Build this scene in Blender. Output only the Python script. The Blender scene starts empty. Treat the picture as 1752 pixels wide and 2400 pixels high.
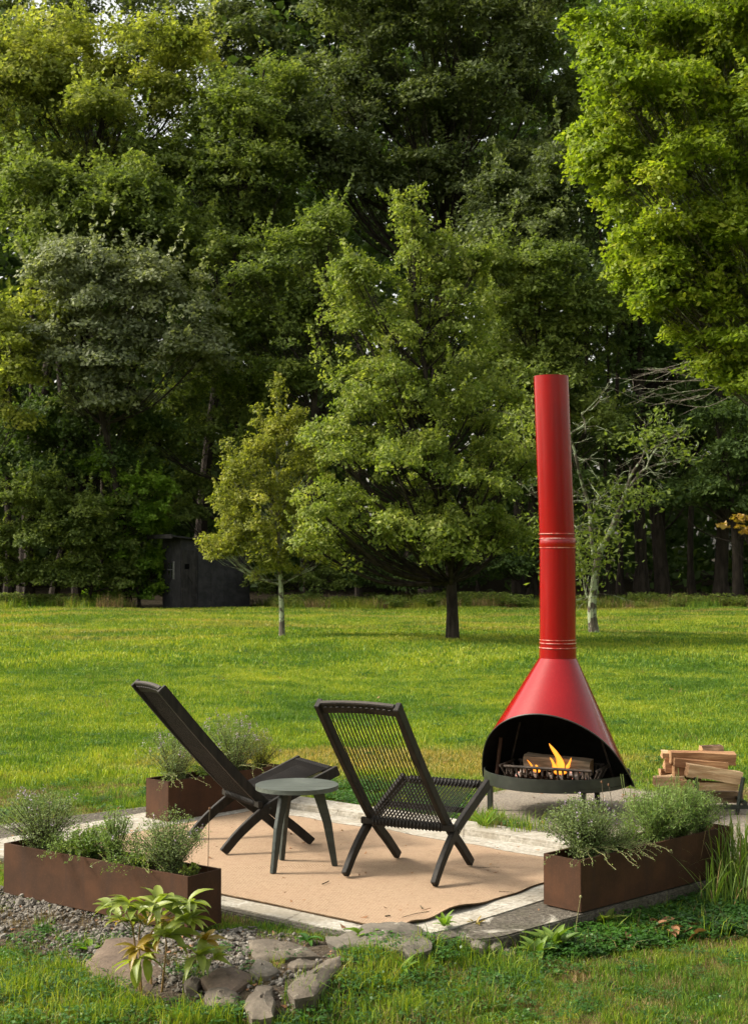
import bpy, bmesh, math, random
import numpy as np
from mathutils import Vector, Matrix, noise

# ------------------------------------------------------------------ camera, sky, sun, exposure
R = math.radians
scene = bpy.context.scene
COL = scene.collection
rng = np.random.default_rng(7)
random.seed(7)

cam_data = bpy.data.cameras.new("camera")
cam = bpy.data.objects.new("camera", cam_data)
COL.objects.link(cam)
CAM_H = 1.75
PITCH = 100.0 / 3400.0
cam.location = (0, 0, CAM_H)
cam.rotation_euler = (math.pi / 2 + PITCH, 0, 0)
cam_data.sensor_fit = 'VERTICAL'
cam_data.sensor_height = 36
cam_data.lens = 51.0
cam_data.clip_start = 0.1
cam_data.clip_end = 2000
cam_data.dof.use_dof = True
cam_data.dof.focus_distance = 8.6
cam_data.dof.aperture_fstop = 9.0
scene.camera = cam

SUN_EL, SUN_AZ = 40.0, 177.0          # azimuth: direction the sun stands in, degrees from +X towards +Y
world = bpy.data.worlds.new("World")
scene.world = world
world.use_nodes = True
wn = world.node_tree
wn.nodes.clear()
sky = wn.nodes.new('ShaderNodeTexSky')
sky.sky_type = 'NISHITA'
sky.sun_disc = False
sky.sun_elevation = R(SUN_EL)
sky.sun_rotation = R(90 - SUN_AZ)
sky.dust_density = 4.5
sky.air_density = 1.3
sky.ozone_density = 0.6
bg = wn.nodes.new('ShaderNodeBackground')
bg.inputs['Strength'].default_value = 0.15
wo = wn.nodes.new('ShaderNodeOutputWorld')
hs = wn.nodes.new('ShaderNodeHueSaturation')          # hazy, nearly white summer sky
hs.inputs['Saturation'].default_value = 0.30
wm = wn.nodes.new('ShaderNodeMix'); wm.data_type = 'RGBA'; wm.blend_type = 'MULTIPLY'
wm.inputs[0].default_value = 1.0; wm.inputs[7].default_value = (1.05, 1.02, .93, 1)
wn.links.new(sky.outputs[0], hs.inputs['Color'])
wn.links.new(hs.outputs[0], wm.inputs[6])
wn.links.new(wm.outputs[2], bg.inputs[0])
wn.links.new(bg.outputs[0], wo.inputs[0])

sun_data = bpy.data.lights.new("sun", 'SUN')
sun_data.energy = 2.7
sun_data.angle = R(10.0)
sun_data.color = (1.0, 0.92, 0.79)
sun = bpy.data.objects.new("sun", sun_data)
COL.objects.link(sun)
sd = Vector((math.cos(R(SUN_AZ)) * math.cos(R(SUN_EL)), math.sin(R(SUN_AZ)) * math.cos(R(SUN_EL)), math.sin(R(SUN_EL))))
sun.rotation_euler = sd.to_track_quat('Z', 'Y').to_euler()

scene.view_settings.view_transform = 'Standard'
scene.view_settings.look = 'None'
scene.view_settings.exposure = 1.2
scene.view_settings.gamma = 1.0
scene.view_settings.use_curve_mapping = False
scene.render.engine = 'CYCLES'
cy = scene.cycles
cy.max_bounces = 7
cy.diffuse_bounces = 3
cy.glossy_bounces = 3
cy.transmission_bounces = 4
cy.transparent_max_bounces = 8
cy.sample_clamp_indirect = 3.0
cy.use_denoising = True
cy.use_adaptive_sampling = True
cy.adaptive_threshold = 0.015

# ------------------------------------------------------------------ picture <-> place
F_PX = 3400.0
def ray(px, py):
    x = (px - 876.0) / F_PX
    z = (1200.0 - py) / F_PX
    c, s = math.cos(PITCH), math.sin(PITCH)
    return Vector((x, c - z * s, z * c + s))
def gp(px, py, z=0.0):
    d = ray(px, py)
    t = (z - CAM_H) / d.z
    return (d.x * t, d.y * t)
def at(px, py, Y):
    d = ray(px, py)
    t = Y / d.y
    return Vector((d.x * t, Y, CAM_H + d.z * t))

# ------------------------------------------------------------------ object helpers
def tag(o, label=None, cat=None, group=None, kind=None):
    if label: o['label'] = label
    if cat: o['category'] = cat
    if group: o['group'] = group
    if kind: o['kind'] = kind
    return o
def thing(name, label, cat, loc=(0, 0, 0), rz=0.0, group=None):
    o = bpy.data.objects.new(name, None)
    o.empty_display_size = 0.1
    COL.objects.link(o)
    o.location = loc
    o.rotation_euler = (0, 0, rz)
    return tag(o, label, cat, group)
def link(name, me, parent=None, loc=None, rot=None, scale=None):
    o = bpy.data.objects.new(name, me)
    COL.objects.link(o)
    if parent is not None: o.parent = parent
    if loc is not None: o.location = loc
    if rot is not None: o.rotation_euler = rot
    if scale is not None: o.scale = scale
    return o

class MB:
    def __init__(self):
        self.v, self.f = [], []
    def add(self, vs, fs):
        b = len(self.v)
        self.v += [tuple(p) for p in vs]
        self.f += [tuple(i + b for i in f) for f in fs]
        return self
    def box(self, c, s, M=None, taper=None):
        cx, cy_, cz = c
        vs = []
        for z in (-1, 1):
            k = 1.0 if (taper is None or z < 0) else taper
            for x, y in ((-1, -1), (1, -1), (1, 1), (-1, 1)):
                p = Vector((cx + x * s[0] / 2 * k, cy_ + y * s[1] / 2 * k, cz + z * s[2] / 2))
                vs.append(M @ p if M is not None else p)
        return self.add(vs, [(0, 3, 2, 1), (4, 5, 6, 7), (0, 1, 5, 4), (1, 2, 6, 5), (2, 3, 7, 6), (3, 0, 4, 7)])
    def tube(self, path, rad, n=8, caps=True, flat=1.0):
        P = [Vector(p) for p in path]
        rads = rad if hasattr(rad, '__len__') else [rad] * len(P)
        rings = []
        up = None
        for i, p in enumerate(P):
            t = (P[min(i + 1, len(P) - 1)] - P[max(i - 1, 0)])
            t = t.normalized() if t.length > 1e-9 else Vector((0, 0, 1))
            if up is None:
                a = Vector((0, 0, 1)) if abs(t.z) < .9 else Vector((1, 0, 0))
                up = (a - t * a.dot(t)).normalized()
            else:
                up = up - t * up.dot(t)
                up = up.normalized() if up.length > 1e-6 else t.orthogonal().normalized()
            b = t.cross(up)
            rings.append([p + (up * math.cos(2 * math.pi * k / n) * flat + b * math.sin(2 * math.pi * k / n)) * rads[i] for k in range(n)])
        vs = [q for r in rings for q in r]
        fs = []
        for i in range(len(P) - 1):
            for k in range(n):
                a, b2 = i * n + k, i * n + (k + 1) % n
                fs.append((a, b2, b2 + n, a + n))
        if caps:
            fs.append(tuple(range(n - 1, -1, -1)))
            fs.append(tuple(range((len(P) - 1) * n, len(P) * n)))
        return self.add(vs, fs)
    def lathe(self, prof, c=(0, 0, 0), n=32, cap0=False, cap1=False):
        vs, fs = [], []
        for r, z in prof:
            for k in range(n):
                a = 2 * math.pi * k / n
                vs.append((c[0] + r * math.cos(a), c[1] + r * math.sin(a), c[2] + z))
        m = len(prof)
        for i in range(m - 1):
            for k in range(n):
                a, b = i * n + k, i * n + (k + 1) % n
                fs.append((a, b, b + n, a + n))
        if cap0: fs.append(tuple(range(n - 1, -1, -1)))
        if cap1: fs.append(tuple(range((m - 1) * n, m * n)))
        return self.add(vs, fs)
    def mesh(self, name, mat, smooth=False, bevel=0.0, uv=False):
        me = bpy.data.meshes.new(name)
        me.from_pydata([tuple(p) for p in self.v], [], self.f)
        if bevel > 0:
            bm = bmesh.new(); bm.from_mesh(me)
            es = [e for e in bm.edges if len(e.link_faces) == 2 and e.calc_face_angle(0) > 0.6]
            bmesh.ops.bevel(bm, geom=es, offset=bevel, segments=2, affect='EDGES', clamp_overlap=True)
            bm.to_mesh(me); bm.free()
        if mat is not None: me.materials.append(mat)
        if smooth:
            me.polygons.foreach_set('use_smooth', [True] * len(me.polygons))
            me.set_sharp_from_angle(angle=R(38))
        me.update()
        return me
    def build(self, name, mat, parent=None, smooth=False, bevel=0.0, loc=None, rot=None):
        return link(name, self.mesh(name, mat, smooth, bevel), parent, loc, rot)

def np_mesh(name, verts, quads=None, tris=None, mat=None, tint=None, smooth=False):
    """fast mesh from numpy arrays"""
    me = bpy.data.meshes.new(name)
    nv = len(verts)
    me.vertices.add(nv)
    me.vertices.foreach_set('co', np.asarray(verts, dtype=np.float32).ravel())
    loops, starts, totals = [], [], []
    pos = 0
    if quads is not None and len(quads):
        q = np.asarray(quads, dtype=np.int32)
        loops.append(q.ravel()); starts.append(np.arange(len(q)) * 4 + pos); totals.append(np.full(len(q), 4)); pos += q.size
    if tris is not None and len(tris):
        t = np.asarray(tris, dtype=np.int32)
        loops.append(t.ravel()); starts.append(np.arange(len(t)) * 3 + pos); totals.append(np.full(len(t), 3)); pos += t.size
    L = np.concatenate(loops).astype(np.int32)
    S = np.concatenate(starts).astype(np.int32)
    me.loops.add(len(L)); me.loops.foreach_set('vertex_index', L)
    me.polygons.add(len(S)); me.polygons.foreach_set('loop_start', S)
    if tint is not None:
        a = me.attributes.new('tint', 'FLOAT', 'POINT')
        a.data.foreach_set('value', np.asarray(tint, dtype=np.float32))
    if mat is not None: me.materials.append(mat)
    if smooth: me.polygons.foreach_set('use_smooth', np.ones(len(S), dtype=bool))
    me.update(calc_edges=True)
    return me

# ------------------------------------------------------------------ materials
class NT:
    """tiny node-tree helper"""
    def __init__(self, name):
        self.m = bpy.data.materials.new(name)
        self.m.use_nodes = True
        self.t = self.m.node_tree
        self.t.nodes.clear()
        self.out = self.t.nodes.new('ShaderNodeOutputMaterial')
    def n(self, kind, **kw):
        nd = self.t.nodes.new('ShaderNode' + kind)
        for k, v in kw.items():
            if hasattr(nd, k) and not (k in nd.inputs): setattr(nd, k, v)
            else: self.set(nd.inputs[k], v)
        return nd
    def set(self, sock, v):
        if isinstance(v, bpy.types.NodeSocket): self.t.links.new(v, sock)
        elif isinstance(v, tuple) and len(v) == 3 and sock.type == 'RGBA': sock.default_value = (*v, 1)
        else: sock.default_value = v
    def mix(self, f, a, b, mode='MIX'):
        nd = self.t.nodes.new('ShaderNodeMix'); nd.data_type = 'RGBA'; nd.blend_type = mode
        self.set(nd.inputs[0], f); self.set(nd.inputs[6], a); self.set(nd.inputs[7], b)
        return nd.outputs[2]
    def math(self, op, a, b=0.5, clamp=False):
        nd = self.t.nodes.new('ShaderNodeMath'); nd.operation = op; nd.use_clamp = clamp
        self.set(nd.inputs[0], a); self.set(nd.inputs[1], b)
        return nd.outputs[0]
    def ramp(self, fac, stops):
        nd = self.t.nodes.new('ShaderNodeValToRGB')
        cr = nd.color_ramp
        while len(cr.elements) < len(stops): cr.elements.new(0.5)
        for e, (p, c) in zip(cr.elements, stops):
            e.position = p
            e.color = (*c, 1) if isinstance(c, tuple) else (c, c, c, 1)
        self.set(nd.inputs[0], fac)
        return nd.outputs[0]
    def step(self, fac, lo, hi):
        nd = self.t.nodes.new('ShaderNodeMapRange'); nd.interpolation_type = 'SMOOTHSTEP'
        self.set(nd.inputs[0], fac); nd.inputs[1].default_value = lo; nd.inputs[2].default_value = hi
        return nd.outputs[0]
    def coord(self, kind='Object', scale=(1, 1, 1), rot=(0, 0, 0), loc=(0, 0, 0)):
        if kind == 'World':
            src = self.t.nodes.new('ShaderNodeNewGeometry').outputs['Position']
        else:
            src = self.t.nodes.new('ShaderNodeTexCoord').outputs[kind]
        mp = self.t.nodes.new('ShaderNodeMapping')
        self.t.links.new(src, mp.inputs[0])
        mp.inputs['Scale'].default_value = scale; mp.inputs['Rotation'].default_value = rot; mp.inputs['Location'].default_value = loc
        return mp.outputs[0]
    def noise(self, vec, scale, detail=4, rough=.55, dist=0.0):
        nd = self.n('TexNoise')
        self.t.links.new(vec, nd.inputs['Vector'])
        nd.inputs['Scale'].default_value = scale; nd.inputs['Detail'].default_value = detail
        nd.inputs['Roughness'].default_value = rough; nd.inputs['Distortion'].default_value = dist
        return nd.outputs['Fac']
    def bump(self, h, strength=.3, dist=.01):
        nd = self.n('Bump'); self.set(nd.inputs['Height'], h)
        nd.inputs['Strength'].default_value = strength; nd.inputs['Distance'].default_value = dist
        return nd.outputs[0]
    def bsdf(self, color, rough=.6, normal=None, metal=0.0, spec=.5, coat=0.0, sheen=0.0):
        b = self.n('BsdfPrincipled')
        self.set(b.inputs['Base Color'], color); self.set(b.inputs['Roughness'], rough)
        b.inputs['Metallic'].default_value = metal
        b.inputs['Specular IOR Level'].default_value = spec
        b.inputs['Coat Weight'].default_value = coat
        if normal is not None: self.set(b.inputs['Normal'], normal)
        self.t.links.new(b.outputs[0], self.out.inputs[0])
        return b

def leaf_mat(name, dark, mid, light, transl=.35, rough=.5, spec=.35, wscale=.35, tcol=1.25):
    m = NT(name)
    at_ = m.n('Attribute', attribute_name='tint').outputs['Fac']
    nz = m.noise(m.coord('World'), wscale, 2)
    f = m.math('ADD', m.math('MULTIPLY', at_, .75), m.math('MULTIPLY', m.math('SUBTRACT', nz, .5), .9), clamp=True)
    c = m.ramp(f, [(0.0, dark), (.5, mid), (1.0, light)])
    b = m.n('BsdfPrincipled')
    m.set(b.inputs['Base Color'], c); b.inputs['Roughness'].default_value = rough
    b.inputs['Specular IOR Level'].default_value = spec
    tr = m.n('BsdfTranslucent')
    m.set(tr.inputs[0], m.mix(1.0, c, (1.0 * tcol, 1.05 * tcol, .45 * tcol), 'MULTIPLY'))
    mx = m.n('MixShader'); mx.inputs[0].default_value = transl
    m.t.links.new(b.outputs[0], mx.inputs[1]); m.t.links.new(tr.outputs[0], mx.inputs[2])
    m.t.links.new(mx.outputs[0], m.out.inputs[0])
    return m.m

def wood_mat(name, c1, c2, scale=(40, 2.5, 40), rough=.75, bump=.35, spec=.3):
    m = NT(name)
    v = m.coord('Object', scale)
    n1 = m.noise(v, 1.0, 6, .65, .4)
    n2 = m.noise(m.coord('World'), 6.0, 4)
    c = m.mix(m.step(n1, .3, .7), c1, c2)
    c = m.mix(m.math('MULTIPLY', m.step(n2, .5, .8), .35), c, tuple(min(1, x * 1.7 + .01) for x in c2))
    m.bsdf(c, rough, m.bump(n1, bump, .004), spec=spec)
    return m.m

def metal_mat(name, c, rough=.5, var=.25, spec=.5):
    m = NT(name)
    nz = m.noise(m.coord('Object'), 22, 5)
    col = m.mix(m.step(nz, .35, .75), tuple(x * (1 - var) for x in c), tuple(x * (1 + var) for x in c))
    m.bsdf(col, rough, m.bump(nz, .08, .003), spec=spec)
    return m.m
# ================================================================== MATERIALS
def mat_red():
    m = NT('red_enamel')
    v = m.coord('Object')
    n1 = m.noise(v, 3.0, 4)
    n2 = m.noise(m.coord('Object', (60, 60, 1.2)), 1.0, 4)      # faint vertical streaks of weather
    chips = m.step(m.noise(v, 30, 3, .6), .77, .78)
    c = m.mix(m.step(n1, .3, .8), (.185, .0003, .0014), (.225, .0005, .002))
    c = m.mix(m.math('MULTIPLY', m.step(n2, .5, .75), .22), c, (.30, .010, .010))
    c = m.mix(chips, c, (.12, .05, .03))
    rg = m.math('ADD', .11, m.math('MULTIPLY', n2, .16))
    m.bsdf(c, rg, m.bump(m.noise(m.coord('Object', (9, 9, 1.0)), 1.0, 1), .06, .01), spec=.4, coat=.08)
    return m.m
M_RED = mat_red()

def mat_corten():
    m = NT('weathered_steel')
    v = m.coord('Object')
    n1 = m.noise(v, 5.0, 6, .65)
    n2 = m.noise(v, 90, 3, .7)
    st = m.noise(m.coord('Object', (16, 16, 1.3)), 1.0, 5, .6)
    c = m.mix(m.step(n1, .35, .7), (.036, .0155, .0065), (.064, .026, .0105))
    c = m.mix(m.math('MULTIPLY', m.step(st, .48, .72), .55), c, (.032, .016, .010))
    c = m.mix(m.math('MULTIPLY', m.step(n2, .5, .75), .5), c, (.085, .037, .018))
    m.bsdf(c, .82, m.bump(n2, .22, .003), spec=.25)
    return m.m
M_CORTEN = mat_corten()

M_DARKMETAL = metal_mat('dark_green_black_steel', (.015, .018, .013), .42, .3)
M_SOOT = metal_mat('sooty_black_steel', (.010, .009, .008), .75, .4, .2)
M_CASTIRON = metal_mat('rusty_cast_iron', (.045, .032, .024), .7, .5, .3)
M_RUSTROD = metal_mat('rusty_rod_steel', (.10, .050, .032), .7, .4, .3)
M_RACK = metal_mat('black_rack_steel', (.012, .018, .014), .35, .3)
M_CHAIR = wood_mat('charcoal_stained_wood', (.006, .005, .004), (.020, .016, .012), (30, 30, 3), .6, .4, .25)
M_CHAIR_WORN = wood_mat('worn_grey_wood_edge', (.022, .018, .015), (.055, .045, .037), (3, 40, 40), .75, .5)
M_CORD = metal_mat('dark_brown_rope', (.013, .010, .008), .65, .35, .4)
M_TABLE = wood_mat('dark_green_grey_wood', (.016, .021, .018), (.032, .041, .036), (2.0, 60, 60), .45, .3, .5)
M_TABLETOP = wood_mat('sheen_pale_grey_green_board', (.045, .052, .045), (.085, .095, .083), (2.0, 60, 60), .42, .3, .5)  # paler than the legs: the sheen of the top is put into its colour
M_SOIL = NT('potting_soil')
_n = M_SOIL.noise(M_SOIL.coord('Object'), 60, 5, .7)
M_SOIL.bsdf(M_SOIL.mix(_n, (.012, .008, .005), (.055, .038, .026)), .95, M_SOIL.bump(_n, .9, .02), spec=.1)
M_SOIL = M_SOIL.m

def mat_concrete():
    m = NT('weathered_concrete')
    v = m.coord('World')
    n1 = m.noise(v, 2.6, 8, .68, .5)
    n2 = m.noise(v, 36, 6, .7)
    n3 = m.noise(v, 9, 6, .6, 1.2)
    c = m.mix(m.step(n2, .3, .75), (.22, .20, .165), (.46, .43, .37))
    c = m.mix(m.math('MULTIPLY', m.step(n1, .42, .66), .75), c, (.22, .19, .14))
    c = m.mix(m.math('MULTIPLY', m.step(n3, .55, .75), .6), c, (.55, .53, .48))
    cr = m.n('TexVoronoi', feature='DISTANCE_TO_EDGE'); m.t.links.new(m.coord('World', loc=(3, 1, 0)), cr.inputs['Vector']); cr.inputs['Scale'].default_value = 2.3
    crk = m.math('SUBTRACT', 1.0, m.step(m.math('ADD', cr.outputs['Distance'], m.math('MULTIPLY', m.math('SUBTRACT', n3, .5), .10)), .0, .012))
    c = m.mix(m.math('MULTIPLY', crk, .55), c, (.07, .055, .04))
    m.bsdf(c, .9, m.bump(m.math('ADD', n2, n3), .4, .012), spec=.2)
    return m.m
M_CONC = mat_concrete()
def mat_oldconc():
    m = NT('mossy_dark_concrete')
    v = m.coord('World')
    n1 = m.noise(v, 4.5, 8, .7, .6)
    n2 = m.noise(v, 48, 6, .75)
    c = m.mix(m.step(n2, .3, .75), (.045, .038, .030), (.17, .15, .12))
    c = m.mix(m.step(n1, .55, .68), c, (.42, .39, .33))
    c = m.mix(m.math('MULTIPLY', m.step(m.noise(v, 3, 4), .5, .7), .45), c, (.05, .055, .025))
    m.bsdf(c, .95, m.bump(m.math('ADD', n2, n1), .8, .02), spec=.15)
    return m.m
M_OLDCONC = mat_oldconc()
def mat_pad():
    m = NT('dark_gritty_pad')
    v = m.coord('World')
    n1 = m.noise(v, 2.2, 6, .65)
    n2 = m.noise(v, 70, 5, .8)
    c = m.mix(m.step(n2, .32, .7), (.10, .083, .066), (.30, .26, .21))
    c = m.mix(m.math('MULTIPLY', m.step(n1, .45, .7), .5), c, (.28, .235, .17))
    m.bsdf(c, .95, m.bump(n2, .7, .012), spec=.15)
    return m.m
M_PAD = mat_pad()
def mat_rug():
    m = NT('woven_jute')
    v = m.coord('Object')
    w1 = m.n('TexWave', wave_type='BANDS', bands_direction='X'); m.t.links.new(v, w1.inputs[0])
    w1.inputs['Scale'].default_value = 30; w1.inputs['Distortion'].default_value = .6; w1.inputs['Detail'].default_value = 2
    w2 = m.n('TexWave', wave_type='BANDS', bands_direction='Y'); m.t.links.new(m.coord('Object', rot=(0, 0, .35)), w2.inputs[0])
    w2.inputs['Scale'].default_value = 22; w2.inputs['Distortion'].default_value = .8; w2.inputs['Detail'].default_value = 2
    h = m.math('MULTIPLY', w1.outputs['Fac'], w2.outputs['Fac'])
    h2 = m.math('POWER', m.math('MAXIMUM', h, .001), .45)
    fib = m.noise(m.coord('Object', (260, 90, 90)), 1.0, 3, .7)
    big = m.noise(v, 1.6, 5, .6)
    spk = m.step(m.noise(v, 75, 2), .70, .76)
    c = m.mix(m.step(h2, .15, .85), (.10, .060, .034), (.52, .37, .235))
    grain = m.noise(m.coord('Object', (1, 1.6, 1)), 95, 2, .6)
    c = m.mix(m.math('MULTIPLY', m.step(grain, .45, .62), .5), c, (.20, .125, .075))
    c = m.mix(m.math('MULTIPLY', fib, .45), c, (.60, .45, .32))
    c = m.mix(m.math('MULTIPLY', m.step(big, .4, .7), .45), c, (.34, .23, .15))
    c = m.mix(m.math('MULTIPLY', m.step(m.noise(v, 14, 5, .7), .5, .72), .35), c, (.28, .19, .125))
    blot = m.noise(v, 34, 3, .7)
    c = m.mix(m.math('MULTIPLY', m.step(blot, .45, .65), .38), c, (.24, .155, .095))
    c = m.mix(m.math('MULTIPLY', spk, .8), c, (.10, .06, .03))
    m.bsdf(c, .9, m.bump(m.math('ADD', h2, m.math('MULTIPLY', fib, .4)), .75, .006), spec=.15)
    return m.m
M_RUG = mat_rug()
M_RUGEDGE = metal_mat('rug_binding', (.085, .055, .030), .9, .4, .1)

def mat_lawn(name, thatch):
    """world-space patches of fresh green, yellow green and straw; used by soil sheet and by blades"""
    m = NT(name)
    v = m.coord('World')
    n1 = m.noise(v, .33, 4, .6, .3)
    n2 = m.noise(v, 1.5, 5, .65)
    n3 = m.noise(v, 7.0, 3, .6)
    at_ = m.n('Attribute', attribute_name='tint').outputs['Fac']
    f = m.math('ADD', m.math('MULTIPLY', n1, .75), m.math('ADD', m.math('MULTIPLY', n2, .55), m.math('MULTIPLY', n3, .2)))
    f = m.math('ADD', f, m.math('MULTIPLY', m.math('SUBTRACT', at_, .5), .34))
    c = m.ramp(m.step(f, .56, 1.02), [(0.0, (.054, .120, .014)), (.30, (.112, .198, .016)), (.62, (.196, .264, .020)), (1.0, (.30, .328, .032))])
    # straw patches: a band of dry grass just behind the chairs, and a sprinkling elsewhere
    sx = m.n('SeparateXYZ'); m.t.links.new(v, sx.inputs[0])
    dx = m.math('DIVIDE', m.math('SUBTRACT', sx.outputs[0], .35), 2.6)
    dy = m.math('DIVIDE', m.math('SUBTRACT', sx.outputs[1], 12.4), .95)
    dd = m.math('SQRT', m.math('ADD', m.math('MULTIPLY', dx, dx), m.math('MULTIPLY', dy, dy)))
    band = m.math('SUBTRACT', 1.0, m.step(m.math('ADD', dd, m.math('MULTIPLY', m.math('SUBTRACT', n2, .5), 1.6)), .45, 1.1))
    spr = m.step(m.math('ADD', n2, m.math('MULTIPLY', m.math('SUBTRACT', n3, .5), .7)), .66, .80)
    near = m.math('SUBTRACT', 1.0, m.step(sx.outputs[1], 6.8, 17.0))
    far = m.step(sx.outputs[1], 24.0, 34.0)
    fx = m.math('MULTIPLY', far, m.step(m.noise(m.coord('World', (.35, 1, 1)), .6, 4), .46, .66))
    s = m.math('MAXIMUM', m.math('MULTIPLY', band, .75), m.math('MULTIPLY', spr, m.math('ADD', .38, m.math('MULTIPLY', near, .5))))
    s = m.math('MAXIMUM', s, m.math('MULTIPLY', fx, .6))
    s = m.math('MULTIPLY', s, m.step(m.math('ADD', at_, n3), .35, 1.3))
    c = m.mix(s, c, (.42, .29, .10))
    if thatch:
        g = m.noise(v, 55, 5, .75)
        c = m.mix(m.step(g, .40, .62), c, (.10, .085, .035))
        c = m.mix(m.math('MULTIPLY', m.step(m.noise(v, 26, 4), .5, .7), .7), c, (.03, .035, .010))
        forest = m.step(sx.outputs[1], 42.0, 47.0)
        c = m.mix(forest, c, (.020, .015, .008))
        m.bsdf(c, .95, m.bump(g, .8, .03), spec=.1)
    else:
        b = m.n('BsdfPrincipled'); m.set(b.inputs['Base Color'], c); b.inputs['Roughness'].default_value = .55
        b.inputs['Specular IOR Level'].default_value = .25
        tr = m.n('BsdfTranslucent'); m.set(tr.inputs[0], m.mix(1.0, c, (1.25, 1.25, .5), 'MULTIPLY'))
        mx = m.n('MixShader'); mx.inputs[0].default_value = .38
        m.t.links.new(b.outputs[0], mx.inputs[1]); m.t.links.new(tr.outputs[0], mx.inputs[2]); m.t.links.new(mx.outputs[0], m.out.inputs[0])
    return m.m
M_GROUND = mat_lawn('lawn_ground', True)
M_BLADE = mat_lawn('lawn_blades', False)
M_WEED = leaf_mat('weed_leaf', (.018, .060, .008), (.045, .125, .012), (.12, .24, .015), .35, .45, .4, 2.0)
M_DRY = leaf_mat('dead_grass', (.10, .065, .03), (.24, .17, .08), (.45, .35, .20), .25, .8, .1, 3.0, 1.0)

def mat_stone(name, c1, c2, lich):
    m = NT(name)
    v = m.coord('Object')
    n1 = m.noise(v, 3.5, 7, .65, .3)
    n2 = m.noise(v, 45, 6, .7)
    lay = m.noise(m.coord('Object', (3, 3, 40)), 1.0, 5)
    c = m.mix(m.step(n1, .3, .7), c1, c2)
    c = m.mix(m.math('MULTIPLY', m.step(n2, .4, .75), .45), c, tuple(x * .5 for x in c1))
    c = m.mix(m.math('MULTIPLY', m.step(m.noise(v, 16, 6, .7), .60, .68), lich), c, (.40, .38, .31))
    m.bsdf(c, .85, m.bump(m.math('ADD', m.math('ADD', n2, n1), lay), .55, .012), spec=.3)
    return m.m
M_STONE_A = mat_stone('brown_sandstone', (.080, .056, .040), (.145, .104, .073), .15)
M_STONE_B = mat_stone('grey_bluestone', (.075, .064, .050), (.165, .143, .112), .65)
M_STONE_C = mat_stone('grey_brown_slate', (.070, .056, .042), (.145, .120, .090), .35)
M_PEBBLE = NT('gravel_stone')
_oi = M_PEBBLE.n('ObjectInfo').outputs['Random']
_n = M_PEBBLE.noise(M_PEBBLE.coord('World'), 38, 4)
M_PEBBLE.bsdf(M_PEBBLE.ramp(M_PEBBLE.math('ADD', M_PEBBLE.math('MULTIPLY', _n, 1.6), -.3, clamp=True), [(0, (.025, .021, .017)), (.45, (.10, .088, .072)), (.75, (.20, .182, .155)), (1, (.42, .40, .36))]), .8, spec=.3)
M_PEBBLE = M_PEBBLE.m
def mat_gravelbed():
    m = NT('gravel_bed_dirt')
    v = m.coord('World')
    n = m.noise(v, 60, 6, .75)
    c = m.mix(m.step(n, .35, .7), (.035, .026, .018), (.15, .12, .09))
    c = m.mix(m.math('MULTIPLY', m.step(m.noise(v, 5, 5), .5, .7), .6), c, (.07, .055, .025))
    m.bsdf(c, .95, m.bump(n, .9, .02), spec=.1)
    return m.m
M_BED = mat_gravelbed()

def bark_mat(name, c1, c2, lich=0.0):
    m = NT(name)
    n = m.noise(m.coord('Object', (7, 7, 1.6)), 1.0, 7, .7)
    c = m.mix(m.step(n, .35, .65), c1, c2)
    if lich > 0:
        c = m.mix(m.step(m.noise(m.coord('Object'), 4.5, 6, .65), .60 - .12 * lich, .66 - .12 * lich), c, (.30, .34, .22))
    m.bsdf(c, .9, m.bump(n, .9, .03), spec=.15)
    return m.m
M_BARK = bark_mat('dark_bark', (.012, .009, .007), (.040, .032, .025))
M_BARK_GREY = bark_mat('lichen_bark', (.055, .045, .035), (.14, .12, .095), 1.0)
M_BARK_APPLE = bark_mat('grey_brown_bark', (.045, .036, .028), (.12, .10, .08), .35)
M_TWIG = bark_mat('bare_twig_bark', (.10, .085, .07), (.22, .19, .16), .5)

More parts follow.
